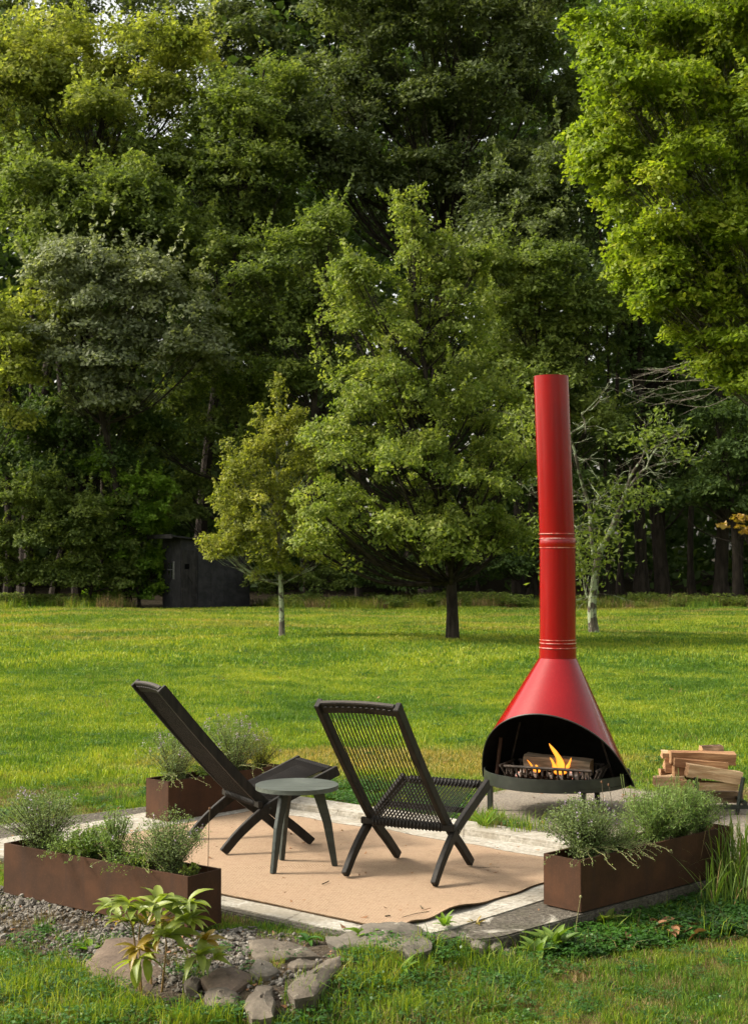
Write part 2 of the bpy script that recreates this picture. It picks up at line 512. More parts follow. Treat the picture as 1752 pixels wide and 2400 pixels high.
LEAVES = {
 'maple_yellow': leaf_mat('yellow_green_maple_leaf', (.13, .165, .037), (.265, .295, .058), (.46, .44, .095), .48, .6, .2),  # yellow-green, brightened in colour to stand in for haze at the upper left
 'maple_green': leaf_mat('green_maple_leaf', (.066, .100, .024), (.150, .195, .043), (.27, .30, .075), .46, .6, .2),
 'dark_green': leaf_mat('dark_green_leaf', (.036, .066, .018), (.080, .126, .032), (.155, .205, .052), .42, .6, .2),
 'oak': leaf_mat('oak_leaf', (.058, .080, .028), (.118, .148, .050), (.21, .24, .085), .40, .55, .3),
 'sage': leaf_mat('pale_grey_green_leaf', (.115, .140, .072), (.215, .24, .125), (.33, .35, .20), .36, .55, .3),
 'bright': leaf_mat('bright_vine_leaf', (.075, .150, .012), (.140, .235, .020), (.240, .33, .034), .45, .55, .25),
 'sunny': leaf_mat('sunny_maple_leaf', (.095, .150, .014), (.200, .260, .022), (.36, .36, .045), .52, .55, .25),
 'pear': leaf_mat('olive_pear_leaf', (.088, .128, .023), (.190, .235, .046), (.36, .37, .095), .46, .6, .2, 1.1),
 'pear_yellow': leaf_mat('yellowish_apple_leaf', (.110, .135, .022), (.225, .24, .040), (.40, .37, .075), .44, .6, .2, 1.1),
 'thyme': leaf_mat('grey_green_herb_leaf', (.080, .120, .045), (.165, .215, .085), (.31, .35, .170), .35, .7, .2, 9.0),
 'lavender': leaf_mat('lavender_leaf', (.085, .150, .038), (.175, .255, .070), (.31, .37, .135), .35, .7, .2, 9.0),
 'herb_bright': leaf_mat('bright_herb_leaf', (0.050, 0.110, 0.015), (0.120, 0.190, 0.025), (0.240, 0.280, 0.040), .35, .5, .35, 9.0),
 'peony': leaf_mat('peony_leaf', (.12, .17, .025), (.22, .265, .040), (.36, .37, .085), .42, .45, .4, 9.0),
 'peony_old': leaf_mat('yellowing_peony_leaf', (0.160, 0.140, 0.015), (0.270, 0.180, 0.018), (0.360, 0.220, 0.025), .42, .4, .5, 6.0),
 'autumn': leaf_mat('orange_autumn_leaf', (.16, .12, .02), (.28, .17, .03), (.36, .20, .05), .4),
}
M_STEM_GREEN = metal_mat('green_stem', (.10, .13, .03), .6, .3, .3)
M_STEM_RED = metal_mat('reddish_peony_stem', (.20, .12, .035), .5, .3, .4)
M_STEM_BROWN = metal_mat('woody_herb_stem', (.075, .058, .035), .8, .4, .2)
M_STEM_STRAW = metal_mat('straw_stem', (.24, .22, .10), .8, .3, .2)
M_FLOWER = leaf_mat('lilac_flower', (.26, .20, .30), (.38, .30, .42), (.50, .42, .52), .3, .6, .2, 4, .9)
M_DEADLEAF = leaf_mat('dry_brown_leaf', (.12, .055, .025), (.26, .13, .06), (.42, .26, .13), .2, .7, .3, 8, .9)

# ================================================================== GROUND
A0 = Vector((.08, 6.78, 0))
UD = Vector((math.cos(R(139.5)), math.sin(R(139.5)), 0))
VD = Vector((math.cos(R(49.5)), math.sin(R(49.5)), 0))
def sstep(x, a, b):
    t = np.clip((np.asarray(x, dtype=float) - a) / (b - a), 0, 1)
    return t * t * (3 - 2 * t)
def gz(x, y):
    x = np.asarray(x, dtype=float); y = np.asarray(y, dtype=float)
    uu = (x - A0.x) * UD.x + (y - A0.y) * UD.y
    vv = (x - A0.x) * VD.x + (y - A0.y) * VD.y
    z = -.030 - .080 * sstep(-uu, .15, .5) - .050 * sstep(-vv, .70, 1.3)
    z = z * (1 - .6 * sstep(vv, 2.3, 3.5))
    z = z + .012 * np.sin(x * 2.1 + y * .7) * np.sin(y * 1.7 - x * .4)
    z = z + sstep(y, 11, 20) * (.05 * np.sin(x * .33 + 1.0) * np.sin(y * .27) + .03 * np.sin(x * .9 + y * .5))
    z = z + .9 * sstep(y, 50, 90)
    return z
def pip(x, y, poly):
    x = np.asarray(x); y = np.asarray(y)
    inside = np.zeros(x.shape, bool)
    n = len(poly)
    for i in range(n):
        x1, y1 = poly[i]; x2, y2 = poly[(i + 1) % n]
        if y1 == y2: continue
        c = ((y1 > y) != (y2 > y)) & (x < (x2 - x1) * (y - y1) / (y2 - y1) + x1)
        inside ^= c
    return inside

SLAB = [(-2.9, 9.12), (-2.62, 8.83), (-1.25, 7.66), (-.02, 6.62), (.22, 6.60), (.38, 6.72), (.47, 6.67), (.60, 6.74), (1.36, 7.46), (2.12, 8.17), (1.62, 8.66), (-.86, 10.78)]
PAD = [(.66, 9.50), (.58, 9.9), (.70, 10.35), (.86, 10.72), (1.1, 11.0), (1.6, 11.05), (2.05, 10.85), (2.62, 10.30), (3.3, 9.95), (3.25, 9.0), (2.3, 8.35), (1.72, 8.62)]
BED = [(-2.9, 8.45), (-2.0, 7.74), (-.80, 6.84), (-.55, 6.95), (-.1, 6.62), (.35, 6.45), (.60, 6.62), (.66, 6.40), (.34, 6.10), (-.10, 5.85), (-.45, 5.78), (-.80, 5.84), (-1.2, 6.1), (-1.4, 6.55), (-1.9, 6.85), (-2.9, 7.30)]

def build_ground():
    xs = np.unique(np.concatenate([np.linspace(-600, -60, 8), np.linspace(-60, -6, 20), np.linspace(-6, 6, 81), np.linspace(6, 60, 28), np.linspace(60, 600, 10)]))
    ys = np.unique(np.concatenate([np.linspace(-80, 0, 9), np.linspace(0, 4, 9), np.linspace(4, 14, 81), np.linspace(14, 60, 70), np.linspace(60, 120, 13), np.linspace(120, 900, 10)]))
    X, Y = np.meshgrid(xs, ys)
    Z = gz(X, Y)
    sl = pip(X, Y, SLAB) | pip(X, Y, PAD)
    Z = np.where(sl, np.minimum(Z, -.08), Z)
    V = np.stack([X, Y, Z], -1).reshape(-1, 3)
    nx, ny = len(xs), len(ys)
    i = np.arange((ny - 1) * nx).reshape(ny - 1, nx)[:, :-1].ravel()
    Q = np.stack([i, i + 1, i + 1 + nx, i + nx], -1)
    me = np_mesh('ground', V, quads=Q, mat=M_GROUND, tint=np.full(len(V), .5), smooth=True)
    return tag(link('ground', me), kind='structure')
build_ground()

def slab_mesh(name, poly, top, bottom, mat, side_mat=None, rough=.0, bevel=.008, cuts=0):
    bm = bmesh.new()
    vs = [bm.verts.new((x, y, top)) for x, y in poly]
    f = bm.faces.new(vs)
    if f.normal.z < 0: f.normal_flip()
    ex = bmesh.ops.extrude_face_region(bm, geom=[f])
    for v in [g for g in ex['geom'] if isinstance(g, bmesh.types.BMVert)]: v.co.z = bottom
    bmesh.ops.recalc_face_normals(bm, faces=bm.faces)
    if cuts:
        bmesh.ops.subdivide_edges(bm, edges=bm.edges[:], cuts=cuts, use_grid_fill=True)
        bmesh.ops.triangulate(bm, faces=[f for f in bm.faces if len(f.verts) > 4])
        for v in bm.verts:
            if v.co.z > top - .001 or True:
                n_ = noise.noise_vector(v.co * 4.0)
                v.co += Vector((n_.x, n_.y, n_.z * .3)) * rough
    if bevel:
        es = [e for e in bm.edges if len(e.link_faces) == 2 and e.calc_face_angle(0) > .7]
        bmesh.ops.bevel(bm, geom=es, offset=bevel, segments=2, affect='EDGES', clamp_overlap=True)
    me = bpy.data.meshes.new(name)
    bm.to_mesh(me); bm.free()
    me.materials.append(mat)
    if side_mat:
        me.materials.append(side_mat)
        for p in me.polygons:
            if abs(p.normal.z) < .6: p.material_index = 1
    return me
# concrete slab: dark mossy body with a paler, newer strip of concrete laid on its rim
tag(link('patio_slab', slab_mesh('patio_slab', SLAB, -.006, -.16, M_OLDCONC, M_OLDCONC)), kind='structure')
def uv2(u, v):
    p = A0 + UD * u + VD * v
    return (p.x, p.y)
tag(link('patio_concrete', slab_mesh('patio_concrete', [uv2(-.19, 2.24), uv2(-.18, .62), uv2(-.17, .22), uv2(-.13, .02), uv2(-.05, -.09), uv2(.3, -.14), uv2(1.2, -.15), uv2(3.25, -.16), uv2(3.3, 2.05), uv2(1.0, 2.10)], 0.0, -.05, M_CONC, None, bevel=.006)), kind='structure')
tag(link('back_kerb', slab_mesh('back_kerb', [uv2(-.52, 2.30), uv2(-.50, 2.12), uv2(1.2, 2.09), uv2(3.4, 2.07), uv2(3.4, 2.34), uv2(1.3, 2.36)], .035, -.12, mat_concrete(), None, bevel=.014)), kind='structure')
tag(link('fire_pad', slab_mesh('fire_pad', PAD, .004, -.12, M_PAD, M_PAD, bevel=.012)), kind='structure')

def build_bed():
    xs = np.arange(-2.95, .75, .05); ys = np.arange(5.5, 8.4, .05)
    X, Y = np.meshgrid(xs, ys)
    Z = gz(X, Y) + .012 + rng.normal(0, .003, X.shape)
    ok = pip(X, Y, BED)
    nx, ny = len(xs), len(ys)
    V = np.stack([X, Y, Z], -1).reshape(-1, 3)
    i = np.arange((ny - 1) * nx).reshape(ny - 1, nx)[:, :-1].ravel()
    Q = np.stack([i, i + 1, i + 1 + nx, i + nx], -1)
    o = ok.ravel()
    Q = Q[o[Q].all(1)]
    tag(link('gravel_bed', np_mesh('gravel_bed', V, quads=Q, mat=M_BED, smooth=True)), kind='structure')
build_bed()
# ================================================================== RUG
def build_rug():
    L, W, nu, nv = 2.74, 1.83, 138, 92
    verts, th = [], .007
    g = np.zeros((nv + 1, nu + 1, 3))
    for j in range(nv + 1):
        for i in range(nu + 1):
            u, v = i / nu * L, j / nv * W
            eu, ev = min(u, L - u), min(v, W - v)
            wob = .012 * noise.noise(Vector((u * 1.1, v * 1.1, 2)))
            du = .010 * math.sin(v * 5.5 + .6) * math.exp(-u / .12) + .008 * math.sin(v * 17) * math.exp(-u / .05)
            dv = .012 * math.sin(u * 3.3) * math.exp(-ev / .15) * (1 if v < W / 2 else -1)
            # rounded front corner
            if u < .10 and v < .10:
                k = (.10 - u) * (.10 - v) * 3.0
                du += k; dv += k
            z = .006 + .004 * (1 + noise.noise(Vector((u * 2.6, v * 2.6, 0))))
            z += .020 * math.exp(-((v - .50) / .16) ** 2) * math.exp(-u / .07)      # lifted curl on the right edge
            z += .012 * math.exp(-((v - .17) / .06) ** 2) * math.exp(-u / .05)
            z += .008 * math.exp(-((v - (W - .02)) / .05) ** 2) * max(0, math.sin(u * 9))
            cx_, cy_ = u - 1.53, v - .44
            al, ac = (cx_ * -.66 + cy_ * .75), (cx_ * .75 + cy_ * .66)
            z += .008 * math.exp(-(ac / .022) ** 2) * max(0, math.sin(math.pi * min(1, max(0, (al + .1) / .95))))
            g[j, i] = (u + du + wob * .5, v + dv + wob * .5, z)
    top = g.reshape(-1, 3)
    bot = top.copy(); bot[:, 2] -= th
    V = np.concatenate([top, bot]); n1 = len(top)
    i = np.arange(nv * (nu + 1)).reshape(nv, nu + 1)[:, :-1].ravel()
    Q = np.stack([i, i + 1, i + 2 + nu, i + 1 + nu], -1)
    border = [j * (nu + 1) + 0 for j in range(nv + 1)]
    loop = [i for i in range(nu + 1)] + [j * (nu + 1) + nu for j in range(1, nv + 1)] + [nv * (nu + 1) + i for i in range(nu - 1, -1, -1)] + [j * (nu + 1) for j in range(nv - 1, 0, -1)]
    S = np.array([[loop[(k + 1) % len(loop)], loop[k], loop[k] + n1, loop[(k + 1) % len(loop)] + n1] for k in range(len(loop))])
    Q2 = np.concatenate([Q, Q[:, ::-1] + n1, S])
    # local frame: x along UD, y such that frame is right handed (y = -VD)
    V[:, 1] *= -1
    me = np_mesh('rug', V, quads=Q2[:, ::-1], mat=M_RUG, smooth=True)
    me.set_sharp_from_angle(angle=R(50))
    th_ = thing('rug', 'woven tan jute rug lying under the two chairs and the side table', 'rug', (A0.x, A0.y, 0), math.atan2(UD.y, UD.x))
    link('weave', me, th_)
    e = MB()
    pts = [Vector(V[k]) for k in loop[::2]]
    pts.append(pts[0])
    e.tube([p + Vector((0, 0, -.003)) for p in pts], .0042, 6, caps=False)
    e.build('binding', M_RUGEDGE, th_, smooth=True)
    return th_
build_rug()

# ================================================================== FIREPLACE
FP = Vector((1.25, 9.90, 0))
FA = math.atan2(-.917, -.40)           # facing direction
fire = thing('conical_fireplace', 'tall red conical outdoor fireplace with long red flue pipe and black round hearth', 'fireplace', FP, FA)
# local frame: +x = facing direction, +y = left of it
def build_fireplace():
    zt, T = 1.05, .85
    n, m = 96, 22
    def surf(phi, t, off=0.0):
        c, r = .39 * t, .125 + .545 * t - off
        cp = math.cos(phi)
        return Vector((c + (r + (.20 * t if cp < 0 else 0)) * cp, r * math.sin(phi), zt - t))
    def tmax(phi, off=0.0):
        # plane: x = .02 + .83 (z - .2)
        lo, hi = 0.0, T
        f = lambda t: (lambda p: p.x - (.015 + .84 * (p.z - .2)))(surf(phi, t, off))
        if f(hi) <= 0: return hi
        for _ in range(40):
            mid = (lo + hi) / 2
            if f(mid) > 0: hi = mid
            else: lo = mid
        return lo
    # spacing that puts more columns near the arch
    phis = [2 * math.pi * k / n for k in range(n)]
    for nm, off, mat in (('hood', 0.0, M_RED), ('hood_lining', .006, M_SOOT)):
        vs, fs = [], []
        for ph in phis:
            tm = tmax(ph)
            for j in range(m + 1):
                vs.append(surf(ph, tm * (j / m) ** .9, off))
        for k in range(n):
            a, b = k * (m + 1), ((k + 1) % n) * (m + 1)
            for j in range(m):
                q = (a + j, a + j + 1, b + j + 1, b + j)
                fs.append(q if off == 0 else q[::-1])
        MB().add(vs, fs).build(nm, mat, fire, smooth=True)
    lip = [surf(ph, tmax(ph), .003) for ph in phis]
    MB().tube(lip + [lip[0]], .0048, 8, caps=False).build('hood_lip', M_DARKMETAL, fire, smooth=True)
    # round hearth pan
    p = MB()
    p.lathe([(0.0, .205), (.495, .205), (.508, .212), (.508, .292), (.503, .294), (.498, .290), (.498, .225), (0.0, .225)], n=96)
    p.v = [(x * .972, y * .972 - .010, z) for x, y, z in p.v]
    p.build('hearth_pan', M_DARKMETAL, fire, smooth=True)
    a = MB(); a.lathe([(0, .240), (.3, .238), (.492, .232)], n=40)
    ash = a.build('ash_bed', M_SOIL, fire, smooth=True)
    for ang in (171, -77, 47):
        la = R(ang) - FA
        x, y = .462 * math.cos(la), .462 * math.sin(la)
        MB().box((x, y, .1045), (.034, .034, .199)).build('leg', M_DARKMETAL, fire, bevel=.003)
    # rods that carry the hood, just inside the opening
    MB().tube([(.05, -.425, .22), (.10, -.375, .50)], .013, 12).build('support_rod', M_RUSTROD, fire, smooth=True)
    # smoke baffle ribs inside
    for s in (-1, 1):
        MB().tube([(-.05, s * .37, .24), (.0, s * .27, .60)], .007, 6).build('inner_rib', M_CASTIRON, fire)
    # flue
    ca, sa = math.cos(-FA), math.sin(-FA)
    def lx(wx, wy): return (wx * ca - wy * sa, wx * sa + wy * ca)
    z1, z2 = 1.80, 2.97
    MB().lathe([(.128, 1.035), (.1265, 1.06), (.1245, 1.14)], n=48).build('flue_collar', M_RED, fire, smooth=True)
    MB().lathe([(.1245, 1.141), (.1235, 1.16), (.1215, z1)], n=48).build('lower_flue', M_RED, fire, smooth=True)
    for z, r in ((1.118, .1295), (1.150, .1275), (1.172, .1255)):
        MB().lathe([(r - .005, -.004), (r, -.0015), (r, .0015), (r - .005, .004)], (0, 0, z), 48).build('flue_seam', M_SEAM, fire, smooth=True)
    dx, dy = lx(-.040, 0)
    up = MB()
    k = 20
    prof = [(.119, z1 + .06), (.1195, z1 + .10), (.1185, z2 - .02), (.1185, z2), (.1155, z2), (.1155, z1 + .3)]
    up.lathe(prof, n=48)
    up.v = [(x + dx * (z - z1) / (z2 - z1), y + dy * (z - z1) / (z2 - z1), z) for x, y, z in up.v]
    up.build('upper_flue', M_RED, fire, smooth=True)
    MB().lathe([(.1215, z1), (.1235, z1 + .004), (.1235, z1 + .058), (.119, z1 + .064)], n=48).build('flue_joint', M_RED, fire, smooth=True)
    for z in (z1 - .002, z1 + .060, z1 + .092):
        f = (z - z1) / (z2 - z1)
        MB().lathe([(.118, -.0045), (.1255, -.0018), (.1255, .0018), (.118, .0045)], (dx * f, dy * f, z), 48).build('flue_seam', M_SEAM, fire, smooth=True)
M_SEAM = NT('worn_seam_edge')
_n = M_SEAM.noise(M_SEAM.coord('Object', (3, 3, 3)), 7, 5, .7)
M_SEAM.bsdf(M_SEAM.mix(M_SEAM.step(_n, .42, .6), (.34, .02, .02), (.50, .26, .22)), .3, spec=.7)
M_SEAM = M_SEAM.m
build_fireplace()

def fire_local(x, y, z):
    c, s = math.cos(FA), math.sin(FA)
    return Vector((FP.x + x * c - y * s, FP.y + x * s + y * c, z))

# cast iron basket grate
GR = thing('fire_grate', 'rusty cast iron basket grate with slotted front holding the burning log', 'grate', fire_local(.15, 0.015, .225), FA - .0)
def build_grate():
    w, d, h = .60, .26, .115           # y extent, x extent
    MB().tube([(d / 2 + .03, -w / 2, h), (d / 2 + .03, w / 2, h)], .010, 8).build('top_bar', M_CASTIRON, GR, smooth=True)
    MB().tube([(-d / 2 - .03, -w / 2, h), (-d / 2 - .03, w / 2, h)], .010, 8).build('top_bar', M_CASTIRON, GR, smooth=True)
    bar = MB()
    path = [(d / 2 + .028, 0, h), (d / 2 + .020, 0, .065), (d / 2 - .02, 0, .035), (0, 0, .028), (-d / 2 + .02, 0, .035), (-d / 2 - .02, 0, .065), (-d / 2 - .028, 0, h)]
    bar.tube(path, .0072, 6)
    me = bar.mesh('bar', M_CASTIRON, True)
    for k in range(17):
        link('bar', me, GR, (0, -w / 2 + .02 + k * (w - .04) / 16, 0))
    for s in (-1, 1):
        e = MB()
        for q in (-.10, 0, .10): e.tube([(q, s * (w / 2), .04), (q * 1.25, s * (w / 2 + .035), h)], .008, 6)
        e.tube([(-d / 2 - .02, s * (w / 2 + .03), h), (d / 2 + .02, s * (w / 2 + .03), h)], .009, 6)
        e.build('end_rack', M_CASTIRON, GR, smooth=True)
    for sx in (-1, 1):
        for sy in (-1, 1):
            MB().box((sx * .10, sy * .22, .018), (.022, .022, .036)).build('foot', M_CASTIRON, GR)
build_grate()

# ---- split logs
def log_mat(name, c1, c2, endc):
    m = NT(name)
    v = m.coord('Object', (3, 34, 34))
    n1 = m.noise(v, 1.0, 6, .65, .6)
    v2 = m.coord('Object', (1.2, 9, 9))
    n2 = m.noise(v2, 1.0, 4, .6, .8)
    c = m.mix(m.step(n1, .3, .7), c1, c2)
    c = m.mix(m.math('MULTIPLY', m.step(n2, .5, .72), .55), c, tuple(x * .45 for x in c1))
    m.bsdf(c, .8, m.bump(m.math('ADD', n1, n2), .6, .01), spec=.2)
    return m.m
M_LOG = log_mat('split_pine_face', (.34, .20, .10), (.64, .46, .28), None)
M_LOG_OR = log_mat('orange_split_face', (.21, .095, .045), (.42, .245, .125), None)
M_LOG_OLD = log_mat('grey_brown_split_face', (.14, .09, .055), (.30, .20, .12), None)
M_LOGEND = NT('log_end_grain')
_v = M_LOGEND.coord('Object')
_w = M_LOGEND.n('TexWave', wave_type='RINGS', rings_direction='X'); M_LOGEND.t.links.new(_v, _w.inputs[0])
_w.inputs['Scale'].default_value = 26; _w.inputs['Distortion'].default_value = 2.5; _w.inputs['Detail'].default_value = 3
M_LOGEND.bsdf(M_LOGEND.mix(_w.outputs['Fac'], (.24, .13, .065), (.46, .28, .15)), .85, M_LOGEND.bump(_w.outputs['Fac'], .3, .004), spec=.15)
M_LOGEND = M_LOGEND.m
M_LOGBARK = bark_mat('rough_log_bark', (.035, .020, .013), (.19, .115, .075))

def make_log(name, label, loc, length, sect, rot, face=M_LOG, bark_side=None, group='split firewood logs stacked in the rack', seed=0, cat='firewood log', parent_label=None):
    """a split log along local x with an irregular polygonal section"""
    rr = random.Random(seed)
    k = len(sect); seg = 9
    vs, fs, mi = [], [], []
    ph = [rr.uniform(0, 6.28) for _ in range(k)]
    for i in range(seg + 1):
        x = -length / 2 + length * i / seg
        tw = .05 * math.sin(i * .6 + ph[0])
        for q in range(k):
            for sub in range(3):
                a, b = sect[q], sect[(q + 1) % k]
                f = sub / 3
                y, z = a[0] * (1 - f) + b[0] * f, a[1] * (1 - f) + b[1] * f
                s = 1 + .05 * math.sin(i * .9 + ph[q]) + rr.uniform(-.035, .035)
                y2, z2 = y * s * math.cos(tw) - z * s * math.sin(tw), y * s * math.sin(tw) + z * s * math.cos(tw)
                ex = rr.uniform(-.004, .004) if i in (0, seg) else 0
                vs.append((x + ex, y2, z2))
    K = k * 3
    for i in range(seg):
        for q in range(K):
            fs.append((i * K + q, i * K + (q + 1) % K, (i + 1) * K + (q + 1) % K, (i + 1) * K + q)); mi.append(q // 3)
    t = thing(name, label, cat, loc, 0, group)
    t.rotation_euler = rot
    body = MB(); barkm = MB()
    body.v = vs; barkm.v = list(vs)
    body.f = [f for f, q in zip(fs, mi) if q != bark_side]
    barkm.f = [f for f, q in zip(fs, mi) if q == bark_side]
    body.f += [tuple(range(K - 1, -1, -1)), tuple(range(seg * K, seg * K + K))]
    me = body.mesh('split_wood', face, True)
    me.materials.append(M_LOGEND)
    for p in me.polygons[-2:]: p.material_index = 1; 
    link('split_wood', me, t)
    if bark_side is not None:
        link('bark', barkm.mesh('bark', M_LOGBARK, True), t)
    return t
WEDGE = [(-.055, -.035), (.055, -.045), (.04, .045), (-.045, .04)]
TRI = [(-.06, -.04), (.06, -.04), (.0, .055)]
SLABS = [(-.065, -.022), (.065, -.028), (.06, .025), (-.055, .03)]
FIRE_LOG = make_log('burning_log', 'weathered split log burning in the fireplace grate', fire_local(.10, .03, .345), .46, [(-.045, -.045), (.05, -.05), (.045, .048), (-.05, .045)], (.06, .035, FA + math.pi / 2 + .0), wood_mat('weathered_log_face', (.10, .075, .05), (.30, .22, .15), (4, 40, 40), .85, .7), None, None, 3)
EMB = MB()
rr = random.Random(5)
for k in range(46):
    x, y = rr.uniform(-.09, .12), rr.uniform(-.26, .26)
    s = rr.uniform(.018, .036)
    EMB.box((x, y, .05 + rr.uniform(0, .035)), (s, s * 1.2, s * .8), None, .6)
m = NT('ashy_ember'); _n = m.noise(m.coord('Object'), 24, 3)
b = m.bsdf(m.ramp(_n, [(.3, (.03, .025, .02)), (.5, (.24, .17, .13)), (.65, (.45, .42, .40))]), .9)
m.set(b.inputs['Emission Color'], (1.0, .16, .02)); m.set(b.inputs['Emission Strength'], m.math('MULTIPLY', m.step(_n, .62, .72), 1.5))
tag(EMB.build('ember_pile', m.m, GR), kind='stuff')

# flames
def flame_mat():
    m = NT('flame')
    lw = m.n('LayerWeight'); lw.inputs[0].default_value = .35
    fac = m.math('SUBTRACT', 1.0, lw.outputs['Facing'])
    nz = m.noise(m.coord('Object', (9, 9, 3.5)), 1.0, 3, .5, .8)
    f = m.math('MULTIPLY', fac, m.math('ADD', .45, m.math('MULTIPLY', nz, 1.0)))
    col = m.ramp(f, [(0.15, (1.0, .08, .004)), (.5, (1.0, .20, .010)), (.95, (1.0, .40, .045))])
    em = m.n('Emission'); m.set(em.inputs[0], col); em.inputs[1].default_value = .85
    tr = m.n('BsdfTransparent')
    mx = m.n('MixShader'); m.set(mx.inputs[0], m.step(f, .05, .85))
    m.t.links.new(tr.outputs[0], mx.inputs[1]); m.t.links.new(em.outputs[0], mx.inputs[2]); m.t.links.new(mx.outputs[0], m.out.inputs[0])
    return m.m
M_FLAME = flame_mat()
FL = thing('flames', 'orange flames licking up from the log in the red fireplace', 'fire', fire_local(.19, .02, .30), FA)
def flame(y, h, w, lean, z0=0.0, bend=.3, x0=0.0):
    mb = MB(); n = 14
    path, rad = [], []
    for i in range(n + 1):
        t = i / n
        path.append((x0 + .006 * math.sin(t * 6), y + lean * t + bend * w * math.sin(t * 4.4), z0 + h * t))
        rad.append(max(.001, w * (math.sin(min(1, t * 2.4 + .35) * math.pi / 2) ** 1.2) * (1 - t) ** .72 * (1 + .10 * math.sin(t * 9))))
    mb.tube(path, rad, 14, caps=False, flat=.45)
    mb.build('tongue', M_FLAME, FL, smooth=True)
flame(.050, .175, .034, -.060, .015, .55)
flame(.050, .080, .052, .0, -.01, .1, .012)
flame(.020, .085, .020, -.035, .015, .2, .01)
flame(.098, .075, .018, .03, .03, .1, .01)
flame(-.125, .075, .022, -.050, .0, .2, .01)
flame(-.105, .05, .026, -.01, -.005, .1, .012)
# ================================================================== LOUNGE CHAIRS
def catmull(P, k=6):
    P = [Vector(p) for p in P]
    out = []
    for i in range(len(P) - 1):
        p0, p1, p2, p3 = P[max(i - 1, 0)], P[i], P[i + 1], P[min(i + 2, len(P) - 1)]
        for j in range(k):
            t = j / k
            out.append(.5 * ((2 * p1) + (p2 - p0) * t + (2 * p0 - 5 * p1 + 4 * p2 - p3) * t * t + (3 * p1 - p0 - 3 * p2 + p3) * t ** 3))
    out.append(P[-1])
    return out
def strip(mb, path, w0, w1, x, th, flat_foot=None):
    """board bent in the y-z plane: path (y,z), depth w across the path, thickness th along x"""
    n = len(path)
    vs = []
    for i, p in enumerate(path):
        t = (path[min(i + 1, n - 1)] - path[max(i - 1, 0)]).normalized()
        nn = Vector((-t.y, t.x))
        w = (w0 + (w1 - w0) * i / (n - 1)) / 2
        for sx in (-1, 1):
            for sn in (-1, 1):
                q = p + nn * w * sn
                z = q.y
                if flat_foot is not None and z < flat_foot: z = flat_foot
                vs.append((x + sx * th / 2, q.x, z))
    fs = []
    for i in range(n - 1):
        a, b = i * 4, i * 4 + 4
        for q0, q1 in ((0, 1), (1, 3), (3, 2), (2, 0)):
            fs.append((a + q0, a + q1, b + q1, b + q0))
    fs += [(0, 2, 3, 1), (n * 4 - 4, n * 4 - 3, n * 4 - 1, n * 4 - 2)]
    mb.add(vs, fs)
    return mb

def racetrack(a, b, r, n=7):
    """closed loop in the y-z plane round two bars at a and b"""
    a, b = Vector(a), Vector(b)
    t = (b - a).normalized(); nn = Vector((-t.y, t.x))
    pts = []
    for i in range(n + 1):
        an = math.pi / 2 + math.pi * i / n
        pts.append(a + (t * math.cos(an) + nn * math.sin(an)) * r)
    for i in range(n + 1):
        an = -math.pi / 2 + math.pi * i / n
        pts.append(b + (t * math.cos(an) + nn * math.sin(an)) * r)
    pts.append(pts[0])
    return pts

